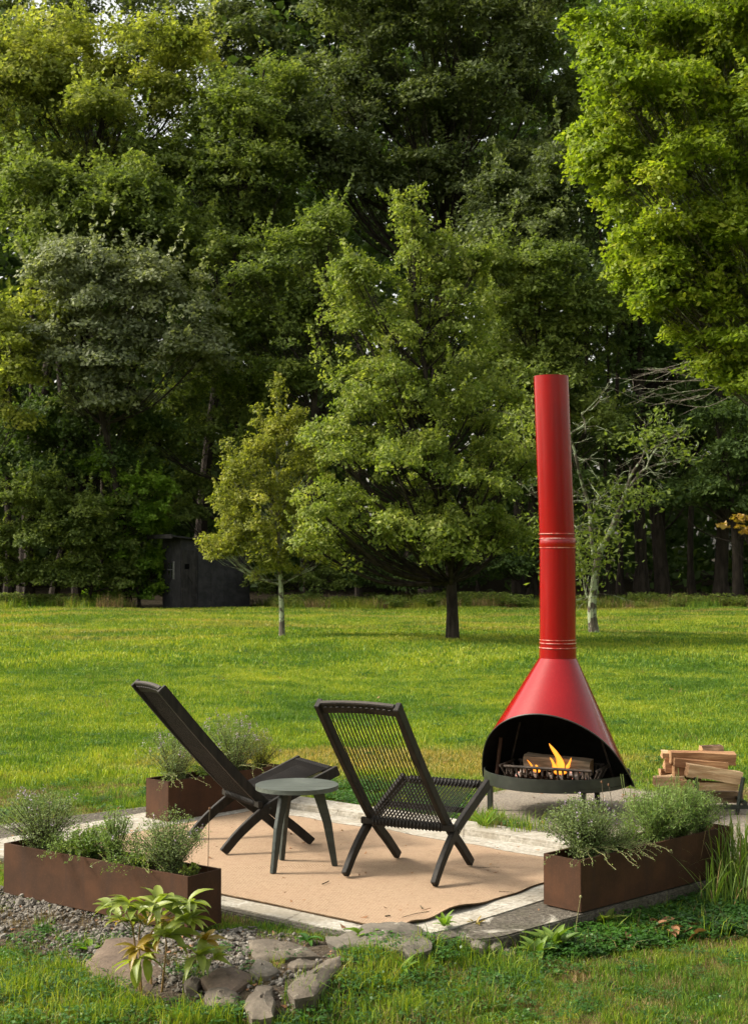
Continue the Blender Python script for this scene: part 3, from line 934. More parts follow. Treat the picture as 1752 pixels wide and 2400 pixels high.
def make_chair():
    ch = thing('lounge_chair', 'dark wooden rope lounge chair seen from behind, right of the side table', 'chair', (0, 0, 0), 0, 'two rope lounge chairs on the rug')
    outer = [Vector(p) for p in [(-.015, .012), (.10, .125), (.27, .245), (.48, .335), (.73, .435)]]
    inner = [Vector(p) for p in [(.575, .012), (.44, .125), (.285, .245), (.12, .405), (-.14, .69), (-.385, .975)]]
    oc = catmull([(p.x, p.y, 0) for p in outer]); oc = [Vector((p.x, p.y)) for p in oc]
    ic = catmull([(p.x, p.y, 0) for p in inner]); ic = [Vector((p.x, p.y)) for p in ic]
    XO, XI = .262, .226
    for s in (-1, 1):
        strip(MB(), oc, .050, .060, s * XO, .030, .0).build('seat_rail_and_leg', M_CHAIR, ch, bevel=.003)
        strip(MB(), ic, .050, .058, s * XI, .030, .0).build('back_upright', M_CHAIR, ch, bevel=.003)
        MB().tube([(s * (XO + .022), .277, .247), (s * (XI - .025), .277, .247)], .007, 8).build('pivot_bolt', M_DARKMETAL, ch, smooth=True)
    # top rail: slightly bowed board between the uprights
    a = Vector((-.385, .975)); t = (ic[-1] - ic[-5]).normalized(); nn = Vector((-t.y, t.x))
    def rail(y0, z0, half, hgt, dep, name, worn, bow=.012):
        mb = MB(); vs, fs = [], []
        n = 10
        for i in range(n + 1):
            f = i / n
            x = -half + 2 * half * f
            bw = bow * (1 - (2 * f - 1) ** 2)
            for (su, sn) in ((0, -1), (0, 1), (-1, 1), (-1, -1)):
                q = Vector((y0, z0)) + t * (su * hgt) + nn * (sn * dep / 2 + 0) - nn * bw * 1.0
                vs.append((x, q.x, q.y))
        for i in range(n):
            for k in range(4):
                fs.append((i * 4 + k, i * 4 + (k + 1) % 4, i * 4 + 4 + (k + 1) % 4, i * 4 + 4 + k))
        fs += [(3, 2, 1, 0), (n * 4, n * 4 + 1, n * 4 + 2, n * 4 + 3)]
        mb.add(vs, fs)
        return mb.build(name, worn, ch, bevel=.002)
    tp = a + t * .004
    rail(tp.x, tp.y, XI - .0155, .072, .024, 'top_rail', M_CHAIR)
    # worn pale top edge strip lies on the rail
    te = tp + t * .0022
    rail(te.x, te.y, XI - .0160, .0018, .018, 'rail_top_edge', M_CHAIR_WORN)
    # rope loops showing in the slots of the top rail
    lp = MB(); lp.tube([(-.009, 0, 0), (-.004, -.006, .004), (.004, -.006, .004), (.009, 0, 0)], .004, 6)
    lme = lp.mesh('rope_loop', M_CORD, True)
    n_loop = 12
    for i in range(n_loop):
        x = -.185 + .37 * i / (n_loop - 1)
        bw = .012 * (1 - (x / XI) ** 2)
        q = a - t * .026 + nn * (.014 - bw)
        link('rope_loop', lme, ch, (x, q.x, q.y), (0, .0, 0), (1.15, 1, 1))
    # cross bars
    lb = Vector((.215, .270)); fb = Vector((.700, .432)); tb = a - t * .056
    MB().box((0, lb.x, lb.y), (2 * (XI + .052), .030, .036), None).build('lower_bar', M_CHAIR, ch, bevel=.004)
    MB().box((0, fb.x, fb.y), (2 * (XO - .0155), .034, .030)).build('front_rail', M_CHAIR, ch, bevel=.005)
    MB().box((0, .49, .318), (2 * (XO - .0155), .022, .030)).build('cross_stretcher', M_CHAIR, ch, bevel=.003)
    # back ropes
    def cordmesh(a_, b_, r, name):
        mb = MB()
        mb.tube([(0, p.x, p.y) for p in racetrack(a_, b_, r)], .0030, 5, caps=False)
        return mb.mesh(name, M_CORD, True)
    back = MB()
    p0, p1 = tb + nn * .001, lb + Vector((0, .004))
    mid = (p0 + p1) / 2 - nn * (-.012)
    back.tube([(0, q.x, q.y) for q in catmull([(p0.x, p0.y, 0), (mid.x, mid.y, 0), (p1.x, p1.y, 0)], 4)], .0034, 5)
    back.tube([(0, lb.x + .021 * math.cos(k * .785), lb.y + .023 * math.sin(k * .785)) for k in range(9)], .0046, 5, caps=False)
    bme = back.mesh('back_rope', M_CORD, True)
    seat = cordmesh(lb + Vector((0, .002)), fb, .0195, 'seat_rope')
    sme_wrap = MB().tube([(0.0 + .006 * math.sin(k * .785), fb.x + .024 * math.cos(k * .785), fb.y + .022 * math.sin(k * .785)) for k in range(9)], .0048, 5, caps=False).mesh('rope_wrap', M_CORD, True)
    nb = 20
    for i in range(nb):
        x = -.198 + .396 * i / (nb - 1)
        link('back_rope', bme, ch, (x, 0, 0))
        link('seat_rope', seat, ch, (x * 1.06, 0, 0))
        link('rope_wrap', sme_wrap, ch, (x * 1.06 + .008, 0, 0), (0, 0, 0))
    return ch

def copy_tree(o, parent=None):
    c = o.copy(); COL.objects.link(c)
    if parent is not None: c.parent = parent
    for k in list(o.children): copy_tree(k, c)
    return c
chair_r = make_chair()
chair_l = copy_tree(chair_r)
chair_r.location = (.085, 7.765, .012); chair_r.rotation_euler = (0, 0, R(63.5 - 90))
chair_l.location = (-.985, 8.70, .012); chair_l.rotation_euler = (0, 0, R(28.5 - 90))
chair_l['label'] = 'dark wooden rope lounge chair turned to the right, left of the round side table'

# ================================================================== SIDE TABLE
tbl = thing('side_table', 'small round grey-green wooden side table on three legs between the chairs', 'table', (-.43, 8.15, .012))
def build_table():
    top = .455
    Rr = .2315
    # three boards glued side by side
    cuts = [-Rr, -.085, .07, Rr]
    for k in range(3):
        y0, y1 = cuts[k] + (.0009 if k else 0), cuts[k + 1] - (.0009 if k < 2 else 0)
        pts = []
        N = 26
        def xx(y): return math.sqrt(max(Rr * Rr - y * y, 0))
        ys_ = [y0 + (y1 - y0) * (1 - math.cos(math.pi * i / N)) / 2 for i in range(N + 1)]
        right = [(xx(y), y) for y in ys_]; left = [(-xx(y), y) for y in reversed(ys_)]
        poly = [p for i, p in enumerate(right + left) if i == 0 or (Vector(p) - Vector((right + left)[i - 1])).length > 1e-4]
        if (Vector(poly[0]) - Vector(poly[-1])).length < 1e-4: poly.pop()
        me = slab_mesh('top_board', poly, top, top - .024, M_TABLETOP, bevel=.003)
        link('top_board', me, tbl, rot=(0, 0, 0))
    for (fx, fy) in ((-.120, -.175), (.212, .012), (-.095, .172)):
        d = Vector((fx, fy, 0)).normalized()
        tx, ty = fx * .50, fy * .50
        an = math.atan2(fy, fx)
        mb = MB()
        w, dp = .026, .056
        c, s = Vector((math.cos(an), math.sin(an), 0)), Vector((-math.sin(an), math.cos(an), 0))
        vs = []
        for (z, cc, ww, dd) in ((0, Vector((fx, fy, 0)), w, .032), (.24, Vector((fx * .80, fy * .80, 0)), w, .050), (.40, Vector((tx * 1.15, ty * 1.15, 0)), w, .062), (top - .0242, Vector((tx, ty, 0)), w, .060)):
            for (p, q) in ((-1, -1), (1, -1), (1, 1), (-1, 1)):
                vs.append(cc + c * p * dd / 2 + s * q * ww / 2 + Vector((0, 0, z)))
        fs = []
        for i in range(3):
            for k in range(4): fs.append((i * 4 + k, i * 4 + (k + 1) % 4, i * 4 + 4 + (k + 1) % 4, i * 4 + 4 + k))
        fs += [(3, 2, 1, 0), (12, 13, 14, 15)]
        mb.add(vs, fs).build('leg', M_TABLE, tbl, bevel=.003)
    MB().box((.0, .02, top - .040), (.26, .03, .028)).build('under_batten', M_CHAIR_WORN, tbl, bevel=.002)
build_table()
tbl.rotation_euler = (0, 0, 0)

# ================================================================== PLANTERS
def planter(label, near, ang, length, width, h, z, side):
    """near: the lower corner nearest the camera; the long side runs along ang; width goes to side*90deg"""
    t = thing('planter_box', label, 'planter', (near[0], near[1], z), R(ang), 'long rusty steel planter boxes around the patio')
    th = .004
    s = side
    W = width
    # walls butt end to end; rim folded inwards
    MB().box((length / 2, s * th / 2, h / 2), (length, th, h)).build('long_side', M_CORTEN, t, bevel=.0012)
    MB().box((length / 2, s * (W - th / 2), h / 2), (length, th, h)).build('long_side', M_CORTEN, t, bevel=.0012)
    MB().box((th / 2, s * W / 2, h / 2), (th, W - 2 * th - .0004, h - .0004)).build('end_side', M_CORTEN, t)
    MB().box((length - th / 2, s * W / 2, h / 2), (th, W - 2 * th - .0004, h - .0004)).build('end_side', M_CORTEN, t)
    e = .009
    for nm, c, sz in (('rim', (length / 2, s * (th + e / 2 + .0002), h - .0016), (length - 2 * th, e, .003)), ('rim', (length / 2, s * (W - th - e / 2 - .0002), h - .0016), (length - 2 * th, e, .003))):
        MB().box(c, sz).build(nm, M_CORTEN, t)
    # soil, lumpy
    n = 40
    xs = np.linspace(th + .001, length - th - .001, n); ys = np.linspace(th + .001, W - th - .001, 12)
    X, Y = np.meshgrid(xs, ys)
    Z = h - .045 + rng.normal(0, .006, X.shape) + .008 * np.sin(X * 21)
    V = np.stack([X, s * Y, Z], -1).reshape(-1, 3)
    i = np.arange(11 * n).reshape(11, n)[:, :-1].ravel()
    Q = np.stack([i, i + 1, i + 1 + n, i + n], -1)
    if s < 0: Q = Q[:, ::-1]
    tag(link('soil', np_mesh('soil', V, quads=Q, mat=M_SOIL, smooth=True), t), kind='stuff')
    MB().box((length / 2, s * W / 2, .006), (length - .03, W - .03, .004)).build('bottom', M_CORTEN, t)
    def loc(f, g=.5, dz=0.0):
        c, sn = math.cos(R(ang)), math.sin(R(ang))
        x, y = f * length, s * g * W
        return (near[0] + x * c - y * sn, near[1] + x * sn + y * c, z + h - .05 + dz)
    return t, loc
PL_L, loc_L = planter('long rusty steel planter box in the left foreground beside the gravel', (-.862, 6.775), 143.2, 1.315, .228, .256, .0, -1)
PL_R, loc_R = planter('long rusty steel planter box at the right in front of the log pile', (1.011, 7.145), 43.4, 1.31, .237, .253, .0015, 1)
PL_B, loc_B = planter('rusty steel planter box behind the left chair', (-1.345, 9.56), 47.5, 1.03, .235, .262, .0, 1)

# ================================================================== LOG RACK
RK = thing('log_rack', 'black steel firewood rack under the split logs at the right', 'log rack', (2.31, 9.99, .004), 0)
def build_rack():
    for y in (-.19, .15):
        for x in (-.14, .14):
            lean = .03 if x > 0 else -.01
            MB().tube([(x - lean * .5, y, .0), (x, y, .10), (x + lean, y, .25 if x > 0 else .25)], .0145, 4).build('upright', M_RACK, RK)
        MB().box((0, y, .052), (.42, .024, .024)).build('bottom_rail', M_RACK, RK)
    for x in (-.18, .18):
        MB().box((x, -.02, .077), (.024, .38, .024)).build('cross_bar', M_RACK, RK)
build_rack()
L_ = 'split firewood logs stacked in the rack'
def lg(label, px0, px1, Y, sect, length, face=M_LOG, bark=None, roll=0.0, seed=0, yaw=None):
    p0, p1 = at(*px0, Y), at(*px1, Y)
    c = (p0 + p1) / 2
    d = (p1 - p0)
    pitch = -math.atan2(d.z, d.x)
    return make_log('firewood_log', label, c, length if length else d.length, sect, (roll, pitch, yaw or 0.0), face, bark, L_, seed)
S1 = [(-.06, -.032), (.055, -.04), (.06, .030), (-.05, .036)]
lg('long thick split log on top of the woodpile', (1568, 1772), (1719, 1776), 10.06, [(-.06, -.045), (.06, -.05), (.065, .03), (.0, .042), (-.06, .032)], None, M_LOG_OR, None, 0, 11)
lg('dark barked log end showing behind the top log', (1640, 1757), (1690, 1756), 10.20, SLABS, None, M_LOG_OLD, 2, 0, 12)
lg('pale squared log slanting down to the right in front of the woodpile', (1608, 1802), (1734, 1822), 9.90, [(-.05, -.045), (.05, -.042), (.052, .036), (-.05, .040)], None, M_LOG, None, 0, 13)
lg('low straight log resting behind the rack uprights', (1597, 1842), (1724, 1844), 9.93, [(-.05, -.02), (.055, -.02), (.05, .030), (-.05, .032)], None, M_LOG, None, 0, 14)
lg('brown flat split log just under the top log', (1576, 1783), (1700, 1795), 10.02, SLABS, None, M_LOG_OR, None, .1, 15)
lg('bark covered log in the middle of the woodpile', (1576, 1806), (1700, 1816), 10.02, [(-.05, -.03), (.05, -.04), (.05, .03), (-.05, .034)], None, M_LOG_OR, 0, .0, 16)
lg('pale log sticking out low at the left of the woodpile', (1531, 1831), (1600, 1826), 10.0, [(-.04, -.034), (.05, -.036), (.05, .030), (-.045, .028)], None, M_LOG, 0, .0, 17)
lg('short log end at the upper left of the woodpile', (1549, 1768), (1620, 1770), 10.12, [(-.03, -.02), (.04, -.022), (.03, .022), (-.03, .02)], None, M_LOG, None, .2, 18)
lg('orange wedge log at the left side of the woodpile', (1556, 1791), (1640, 1796), 10.10, TRI, None, M_LOG_OR, None, .3, 19)
lg('reddish round backed log at the left above the lowest log', (1545, 1811), (1640, 1813), 10.12, TRI, None, M_LOG_OR, 1, .9, 20)
make_log('firewood_log', 'upright looking bark log end in the lower left of the woodpile', at(1580, 1850, 10.0) , .30, TRI, (.3, .25, R(80)), M_LOG_OR, 0, L_, 21)
make_log('firewood_log', 'narrow split log end beside the left rack upright', at(1597, 1838, 10.02), .30, [(-.03, -.06), (.03, -.055), (.025, .05), (-.03, .045)], (.0, .0, R(78)), M_LOG_OR, None, L_, 22)
lg('bottom log of the woodpile half hidden behind the lavender', (1568, 1868), (1722, 1866), 10.06, [(-.05, -.04), (.055, -.04), (.05, .035), (-.05, .035)], None, M_LOG_OLD, 0, .0, 23)
lg('barked log resting low at the right end of the rack', (1660, 1868), (1735, 1866), 10.15, S1, None, M_LOG_OLD, 0, .0, 24)
# ================================================================== OUTHOUSE
M_TAR = NT('black_tar_paper')
_v = M_TAR.coord('Object')
_n = M_TAR.noise(_v, 3, 6, .7); _n2 = M_TAR.noise(M_TAR.coord('Object', (12, 12, 1.5)), 1.0, 4)
M_TAR.bsdf(M_TAR.mix(M_TAR.step(_n, .35, .75), (.015, .015, .016), (.040, .038, .040)), .8, M_TAR.bump(M_TAR.math('ADD', _n, _n2), .3, .02), spec=.3)
M_TAR = M_TAR.m
M_TARWOOD = wood_mat('weathered_dark_board', (.012, .011, .011), (.036, .033, .032), (10, 10, 1.5), .85, .5, .2)
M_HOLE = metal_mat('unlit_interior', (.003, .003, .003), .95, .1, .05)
M_WHITE = metal_mat('chipped_white_paint', (.20, .20, .185), .8, .4, .3)
M_GLASS = metal_mat('dusty_dark_glass', (.025, .028, .028), .15, .3, .8)
C0 = gp(424, 1424)
oh_ang = 34.0
oh = thing('outhouse', 'small black tar paper covered outhouse at the edge of the woods', 'outhouse', (C0[0], C0[1], float(gz(C0[0], C0[1])) - .03), R(oh_ang))
def build_outhouse():
    # local x: long side to the right; local y: short side away to the left
    Lx, Ly, H0, H1 = 2.6, 1.35, 2.36, 2.10
    def zt(x): return H0 + (H1 - H0) * x / Lx
    def panel(name, p, q, z0, z1a, z1b, mat, out, th=.018):
        """upright sheet from p to q, outward normal out"""
        p, q, out = Vector((*p, 0)), Vector((*q, 0)), Vector((*out, 0))
        vs = []
        for o_ in (0, th):
            for (b, z) in ((p, z0), (q, z0), (q, z1b), (p, z1a)):
                vs.append(b + out * o_ + Vector((0, 0, z)))
        return MB().add(vs, [(0, 3, 2, 1), (4, 5, 6, 7), (0, 1, 5, 4), (1, 2, 6, 5), (2, 3, 7, 6), (3, 0, 4, 7)]).build(name, mat, oh)
    # inner core walls
    MB().add([(0, 0, 0), (Lx, 0, 0), (Lx, Ly, 0), (0, Ly, 0), (0, 0, zt(0)), (Lx, 0, zt(Lx)), (Lx, Ly, zt(Lx)), (0, Ly, zt(0))],
             [(0, 3, 2, 1), (0, 1, 5, 4), (1, 2, 6, 5), (2, 3, 7, 6), (3, 0, 4, 7), (4, 5, 6, 7)]).build('wall', M_TAR, oh)
    # lapped courses of paper with slightly proud lower edges
    rows = [.02, .44, .88, 1.32, 1.72]
    for side in range(2):
        length = Lx if side == 0 else Ly
        for k, z in enumerate(rows):
            z1 = rows[k + 1] - .006 if k + 1 < len(rows) else None
            nseg = 4 if side == 0 else 2
            for j in range(nseg):
                a, b = (.62 if side == 0 else 0) + (length - (.62 if side == 0 else 0)) * j / nseg, (.62 if side == 0 else 0) + (length - (.62 if side == 0 else 0)) * (j + 1) / nseg - .008
                th = .014 + .006 * ((j + k) % 2)
                if side == 0:
                    panel('siding_sheet', (a, -.0005), (b, -.0005), z, z1 or zt(a) - .01, z1 or zt(b) - .01, M_TAR, (0, -1), th)
                else:
                    panel('siding_sheet', (-.0005, b), (-.0005, a), z, z1 or H0 - .01, z1 or H0 - .01, M_TAR, (-1, 0), th)
    # door on the long side next to the corner
    d = panel('door', (.05, -.001), (.58, -.001), .06, 1.98, 1.96, M_TARWOOD, (0, -1), .035)
    MB().box((.20, -.040, 1.43), (.17, .006, .17)).build('dark_hole_plate', M_HOLE, oh)  # near-black plate on the solid door, the hole's shade put into its colour
    MB().box((.33, -.041, .95), (.02, .010, .50), Matrix.Translation((.33, -.041, .95)) @ Matrix.Rotation(.35, 4, 'Y') @ Matrix.Translation((-.33, .041, -.95))).build('brace', M_WHITE, oh) if False else None
    MB().tube([(.22, -.045, 1.16), (.40, -.048, .86)], .012, 5).build('door_brace', M_TARWOOD, oh)
    MB().box((.04, -.026, 1.02), (.05, .05, 2.0)).build('corner_board', M_TARWOOD, oh)
    # small window in the short side
    wy, wz = .70, 1.30
    MB().box((-.024, wy, wz), (.010, .42, .50)).build('window_glass', M_GLASS, oh)
    for yy, ww, hh, zz in ((wy + .22, .035, .56, wz), (wy - .23, .065, .60, wz), (wy, .40, .03, wz + .265), (wy, .40, .035, wz - .27)):
        MB().box((-.034, yy, zz), (.030, ww, hh)).build('window_frame', M_WHITE if yy < wy - .1 else M_TARWOOD, oh)
    MB().box((-.034, wy, wz + .02), (.02, .40, .018)).build('window_bar', M_WHITE, oh)
    MB().box((-.034, wy, wz), (.018, .016, .50)).build('window_bar', M_TARWOOD, oh)
    # roof
    def roofslab(name, x0, x1, y0, y1, dz, th, mat):
        vs = []
        for o_ in (0, th):
            for x, y in ((x0, y0), (x1, y0), (x1, y1), (x0, y1)):
                vs.append((x, y, zt(x) + dz + o_))
        MB().add(vs, [(0, 3, 2, 1), (4, 5, 6, 7), (0, 1, 5, 4), (1, 2, 6, 5), (2, 3, 7, 6), (3, 0, 4, 7)]).build(name, mat, oh)
    roofslab('roof', -.40, Lx + .2, -.16, Ly + .30, .012, .05, M_TAR)
    roofslab('roof_board', -.46, -.4005, -.18, Ly + .34, -.05, .14, M_TARWOOD)
build_outhouse()

# ================================================================== TREES
def leaves(centers, normals, L, W, tints, rr, fold=.16):
    """n quads (leaf rhombs)"""
    n = len(centers)
    nn = normals / np.linalg.norm(normals, axis=1, keepdims=True)
    t = rr.normal(size=(n, 3)); t -= nn * (t * nn).sum(1, keepdims=True); t /= np.linalg.norm(t, axis=1, keepdims=True)
    b = np.cross(nn, t)
    s = rr.uniform(.5, 1.4, (n, 1))
    Lh, Wh = L * s / 2, W * s / 2
    v0 = centers - t * Lh
    v1 = centers + b * Wh - nn * Wh * fold * 2 + t * Lh * .15
    v2 = centers + t * Lh
    v3 = centers - b * Wh - nn * Wh * fold * 2 + t * Lh * .15
    V = np.stack([v0, v1, v2, v3], 1).reshape(-1, 3)
    Q = np.arange(n * 4).reshape(n, 4)
    return V, Q, np.repeat(tints, 4)

def crown_points(lobes, ncl, rr, rough=.22, zmin=None):
    """cluster centres in the outer shell of a set of ellipsoid lobes, plus an outward direction"""
    lob = np.array(lobes, dtype=float)            # cx cy cz rx ry rz
    w = (lob[:, 3] * lob[:, 5] + lob[:, 3] * lob[:, 4]) ** .75; w /= w.sum()
    k = rr.choice(len(lob), ncl, p=w)
    d = rr.normal(size=(ncl, 3)); d /= np.linalg.norm(d, axis=1, keepdims=True)
    d[:, 2] = np.where(d[:, 2] < -.55, -d[:, 2], d[:, 2])
    rad = rr.uniform(.18, 1.0, ncl) ** .42
    ph = rr.uniform(0, 6.28, 3)
    bump = 1 + rough * np.sin(d[:, 0] * 4.1 + ph[0] + k) * np.sin(d[:, 2] * 4.7 + ph[1]) + rough * .7 * np.sin(d[:, 1] * 7 + ph[2] + k * 2) * np.sin(d[:, 0] * 6)
    P = lob[k, :3] + d * lob[k, 3:6] * (rad * bump)[:, None]
    return P, d, k, rad

def tree(name, label, base, lobes, mat, ncl, cr, nleaf, L, W, trunk_r, seed, bark=None, flat=.42, up=.75, lean=(0, 0), trunk_top=None, group='trees along the edge of the woods', twigs=True, rough=.30, jitter=.34, droop=.28, cat='tree', limb_r=.45, limb_drop=.45, bark_parts=True, spread=1.0, top_bias=0.0, shoots=0, sub=False, spires=()):
    rr = np.random.default_rng(seed)
    pr = random.Random(seed)
    bx, by = base
    bz = float(gz(bx, by)) - .05
    t = thing(name, label, cat, (bx, by, bz), 0, group)
    P, D, K, RD = crown_points(lobes, ncl, rr, rough)
    # spray of leaves per cluster: flattened, tilted outwards
    n = ncl * nleaf
    cl = np.repeat(np.arange(ncl), nleaf)
    size = cr * rr.uniform(.6, 1.35, ncl)
    q = rr.normal(size=(n, 3)); q /= np.linalg.norm(q, axis=1, keepdims=True)
    q *= (rr.uniform(0, 1, n) ** .45)[:, None]
    q = q * np.array([1, 1, flat]) * spread
    out = D.copy(); out[:, 2] *= .3
    hor = (q * out[cl]).sum(1)
    q[:, 2] -= droop * np.abs(q[:, 0] ** 2 + q[:, 1] ** 2)
    q[:, 2] -= .35 * np.maximum(hor, 0) * (.3 + droop)
    C = P[cl] + q * size[cl][:, None]
    C[:, 2] = np.maximum(C[:, 2], .15)
    N = np.array([0, 0, 1.0]) * up + D[cl] * .45 + rr.normal(size=(n, 3)) * .5
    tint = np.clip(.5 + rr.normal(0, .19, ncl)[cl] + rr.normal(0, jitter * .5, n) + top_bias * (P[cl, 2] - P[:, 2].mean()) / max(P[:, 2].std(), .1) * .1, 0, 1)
    for (s0, s1, r_, n_) in spires:
        f_ = rr.uniform(0, 1, n_)
        C2 = np.array(s0)[None] * (1 - f_)[:, None] + np.array(s1)[None] * f_[:, None] + rr.normal(0, 1, (n_, 3)) * r_ * (1.15 - f_)[:, None]
        C = np.concatenate([C, C2]); N = np.concatenate([N, np.array([0, 0, .4]) + rr.normal(size=C2.shape) * .6])
        tint = np.concatenate([tint, np.clip(.66 + rr.normal(0, .2, n_), 0, 1)])
    if shoots:
        idx = rr.choice(np.where(RD > .78)[0], shoots)
        m_sh = 34
        ci = np.repeat(idx, m_sh)
        dirs = D[idx] * np.array([.6, .6, .3]) + np.array([0, 0, .75]) + rr.normal(0, .25, (shoots, 3))
        ln_ = rr.uniform(.35, .95, shoots) * cr * 2.6
        f_ = rr.uniform(0, 1, shoots * m_sh)
        C2 = P[ci] + np.repeat(dirs * ln_[:, None], m_sh, 0) * f_[:, None] + rr.normal(0, cr * .16, (shoots * m_sh, 3)) * (1.15 - f_)[:, None]
        C = np.concatenate([C, C2]); N = np.concatenate([N, np.array([0, 0, .4]) + rr.normal(size=C2.shape) * .6])
        tint = np.concatenate([tint, np.clip(.62 + rr.normal(0, .2, len(C2)), 0, 1)])
    V, Q, T = leaves(C, N, L, W, tint, rr)
    o = link('crown', np_mesh(name + '_crown', V, quads=Q, mat=mat, tint=T), t)
    # trunk and limbs
    lob = np.array(lobes, dtype=float)
    bm_ = bark or M_BARK
    ztop = trunk_top or float(lob[:, 2].max())
    tc = lob[np.argmax(lob[:, 2])]
    path, rad = [], []
    m_ = 12
    for i in range(m_ + 1):
        f = i / m_
        x = lean[0] * f + tc[0] * f ** 1.5 + .10 * math.sin(f * 5 + seed) * trunk_r * 4
        y = lean[1] * f + tc[1] * f ** 1.5 + .10 * math.cos(f * 4 + seed) * trunk_r * 4
        path.append(Vector((x, y, ztop * f)))
        rad.append(trunk_r * (1 - .86 * f) * (1 + .22 * math.exp(-f * 28)))
    tr = MB().tube(path, rad, 9)
    tr.build('trunk', bm_, t, smooth=True)
    lm = MB()
    nodes = []
    for j, l in enumerate(lob):
        c = Vector(l[:3])
        big = j % 5 == 0 or not sub
        f = min(.92, max(.18, (c.z - limb_drop * math.hypot(c.x, c.y)) / ztop * .85))
        i0 = int(f * m_)
        s = path[i0]
        mid = s.lerp(c, .5) + Vector((0, 0, -.12 * (c - s).length * (1 if c.z > s.z else -1)))
        pth = catmull([s, mid, c], 5)
        r0 = max(rad[i0] * limb_r, .012)
        if not big: r0 *= .45
        lm.tube(pth, [r0 * (1 - .7 * a / (len(pth) - 1)) for a in range(len(pth))], 6 if big else 4)
        nodes.append((pth, r0))
    if twigs:
        for i in range(ncl):
            pth, r0 = nodes[K[i]]
            s = pth[pr.randrange(2, len(pth))]
            e = Vector(P[i])
            mid = s.lerp(e, .55) + Vector((pr.uniform(-.1, .1), pr.uniform(-.1, .1), -.08)) * (e - s).length
            rt = max(r0 * .20, .006)
            lm.tube([s, mid, e], [rt, rt * .7, rt * .3], 3, caps=False)
    if lm.v:
        lm.build('limbs', bm_, t, smooth=True)
    return t

def px_lobes(base, Y, spec):
    """spec: (px, py, rx_px, rz_px, dy, ry) -> lobes in metres relative to the base, at their real depth"""
    out = []
    bx, by = base
    bz = float(gz(bx, by)) - .05
    for (px, py, rx, rz, dy, ry) in spec:
        yy = Y + dy
        p = at(px, py, yy)
        k = yy / F_PX
        out.append((p.x - bx, p.y - by, p.z - bz, rx * k, ry, rz * k))
    return out
def sublobes(lobes, seed, k=4, lo=.34, hi=.58):
    rr = random.Random(seed)
    out = []
    for (x, y, z, rx, ry, rz) in lobes:
        out.append((x, y, z, rx * .80, ry * .80, rz * .80))
        for _ in range(k):
            a, e = rr.uniform(0, 6.283), rr.uniform(-.5, 1.2)
            d = (math.cos(a) * math.cos(e), math.sin(a) * math.cos(e), math.sin(e))
            q = rr.uniform(.62, .98); f = rr.uniform(lo, hi)
            out.append((x + d[0] * rx * q, y + d[1] * ry * q, z + d[2] * rz * q, rx * f, ry * f, rz * f * rr.uniform(.6, 1.0)))
    return out
def gbase(px, Y): return (at(px, 1300, Y).x, Y)
EDGE = 'trees along the edge of the woods'

def px_spires(base, Y, spec):
    o = Vector((base[0], base[1], float(gz(*base)) - .05))
    return [(tuple(at(x0, y0, Y) - o), tuple(at(x1, y1, Y) - o), r, n) for (x0, y0, x1, y1, r, n) in spec]
# --- orchard trees standing on the lawn
b = gp(1057, 1506)
tree('pear_tree', 'large olive green fruit tree with a dark trunk in the middle of the lawn', b,
     sublobes(px_lobes(b, b[1], [(955, 495, 34, 55, 0, .5), (950, 540, 45, 40, 0, .5), (985, 590, 66, 60, 0, .7), (1095, 620, 62, 40, .2, .6), (1010, 680, 95, 80, 0, 1.0), (860, 665, 85, 60, -.3, .8), (800, 740, 60, 70, .2, .8), (905, 780, 115, 85, .2, 1.2), (1070, 800, 100, 110, 0, 1.2),
                        (860, 920, 125, 90, -.5, 1.4), (1010, 960, 140, 110, 0, 1.6), (1130, 940, 95, 80, .4, 1.2), (800, 1050, 120, 85, -.2, 1.4), (940, 1100, 150, 100, -.6, 1.6), (1090, 1110, 140, 100, 0, 1.6),
                        (1200, 1120, 80, 90, .3, 1.0), (840, 1210, 125, 85, -.5, 1.5), (980, 1240, 140, 85, -.6, 1.5), (1090, 1270, 150, 75, -.3, 1.5), (790, 1290, 90, 65, 0, 1.0), (1185, 1270, 75, 60, .2, 1.0)]), 1001, 3),
     LEAVES['pear'], 1150, .25, 62, .085, .048, .125, 101, M_BARK, flat=.6, up=.35, jitter=.5, droop=.2, rough=.36, shoots=170, spires=px_spires(b, b[1], [(965, 560, 925, 450, .20, 420), (1000, 620, 960, 480, .20, 420), (1090, 640, 1150, 575, .15, 260), (840, 640, 800, 560, .12, 160), (1060, 660, 1062, 575, .12, 160), (790, 720, 735, 625, .12, 160), (760, 860, 722, 760, .12, 140), (1150, 900, 1225, 860, .12, 140)]), group='fruit trees standing on the lawn', trunk_top=7.2, limb_r=.5)
b = gp(658, 1496)
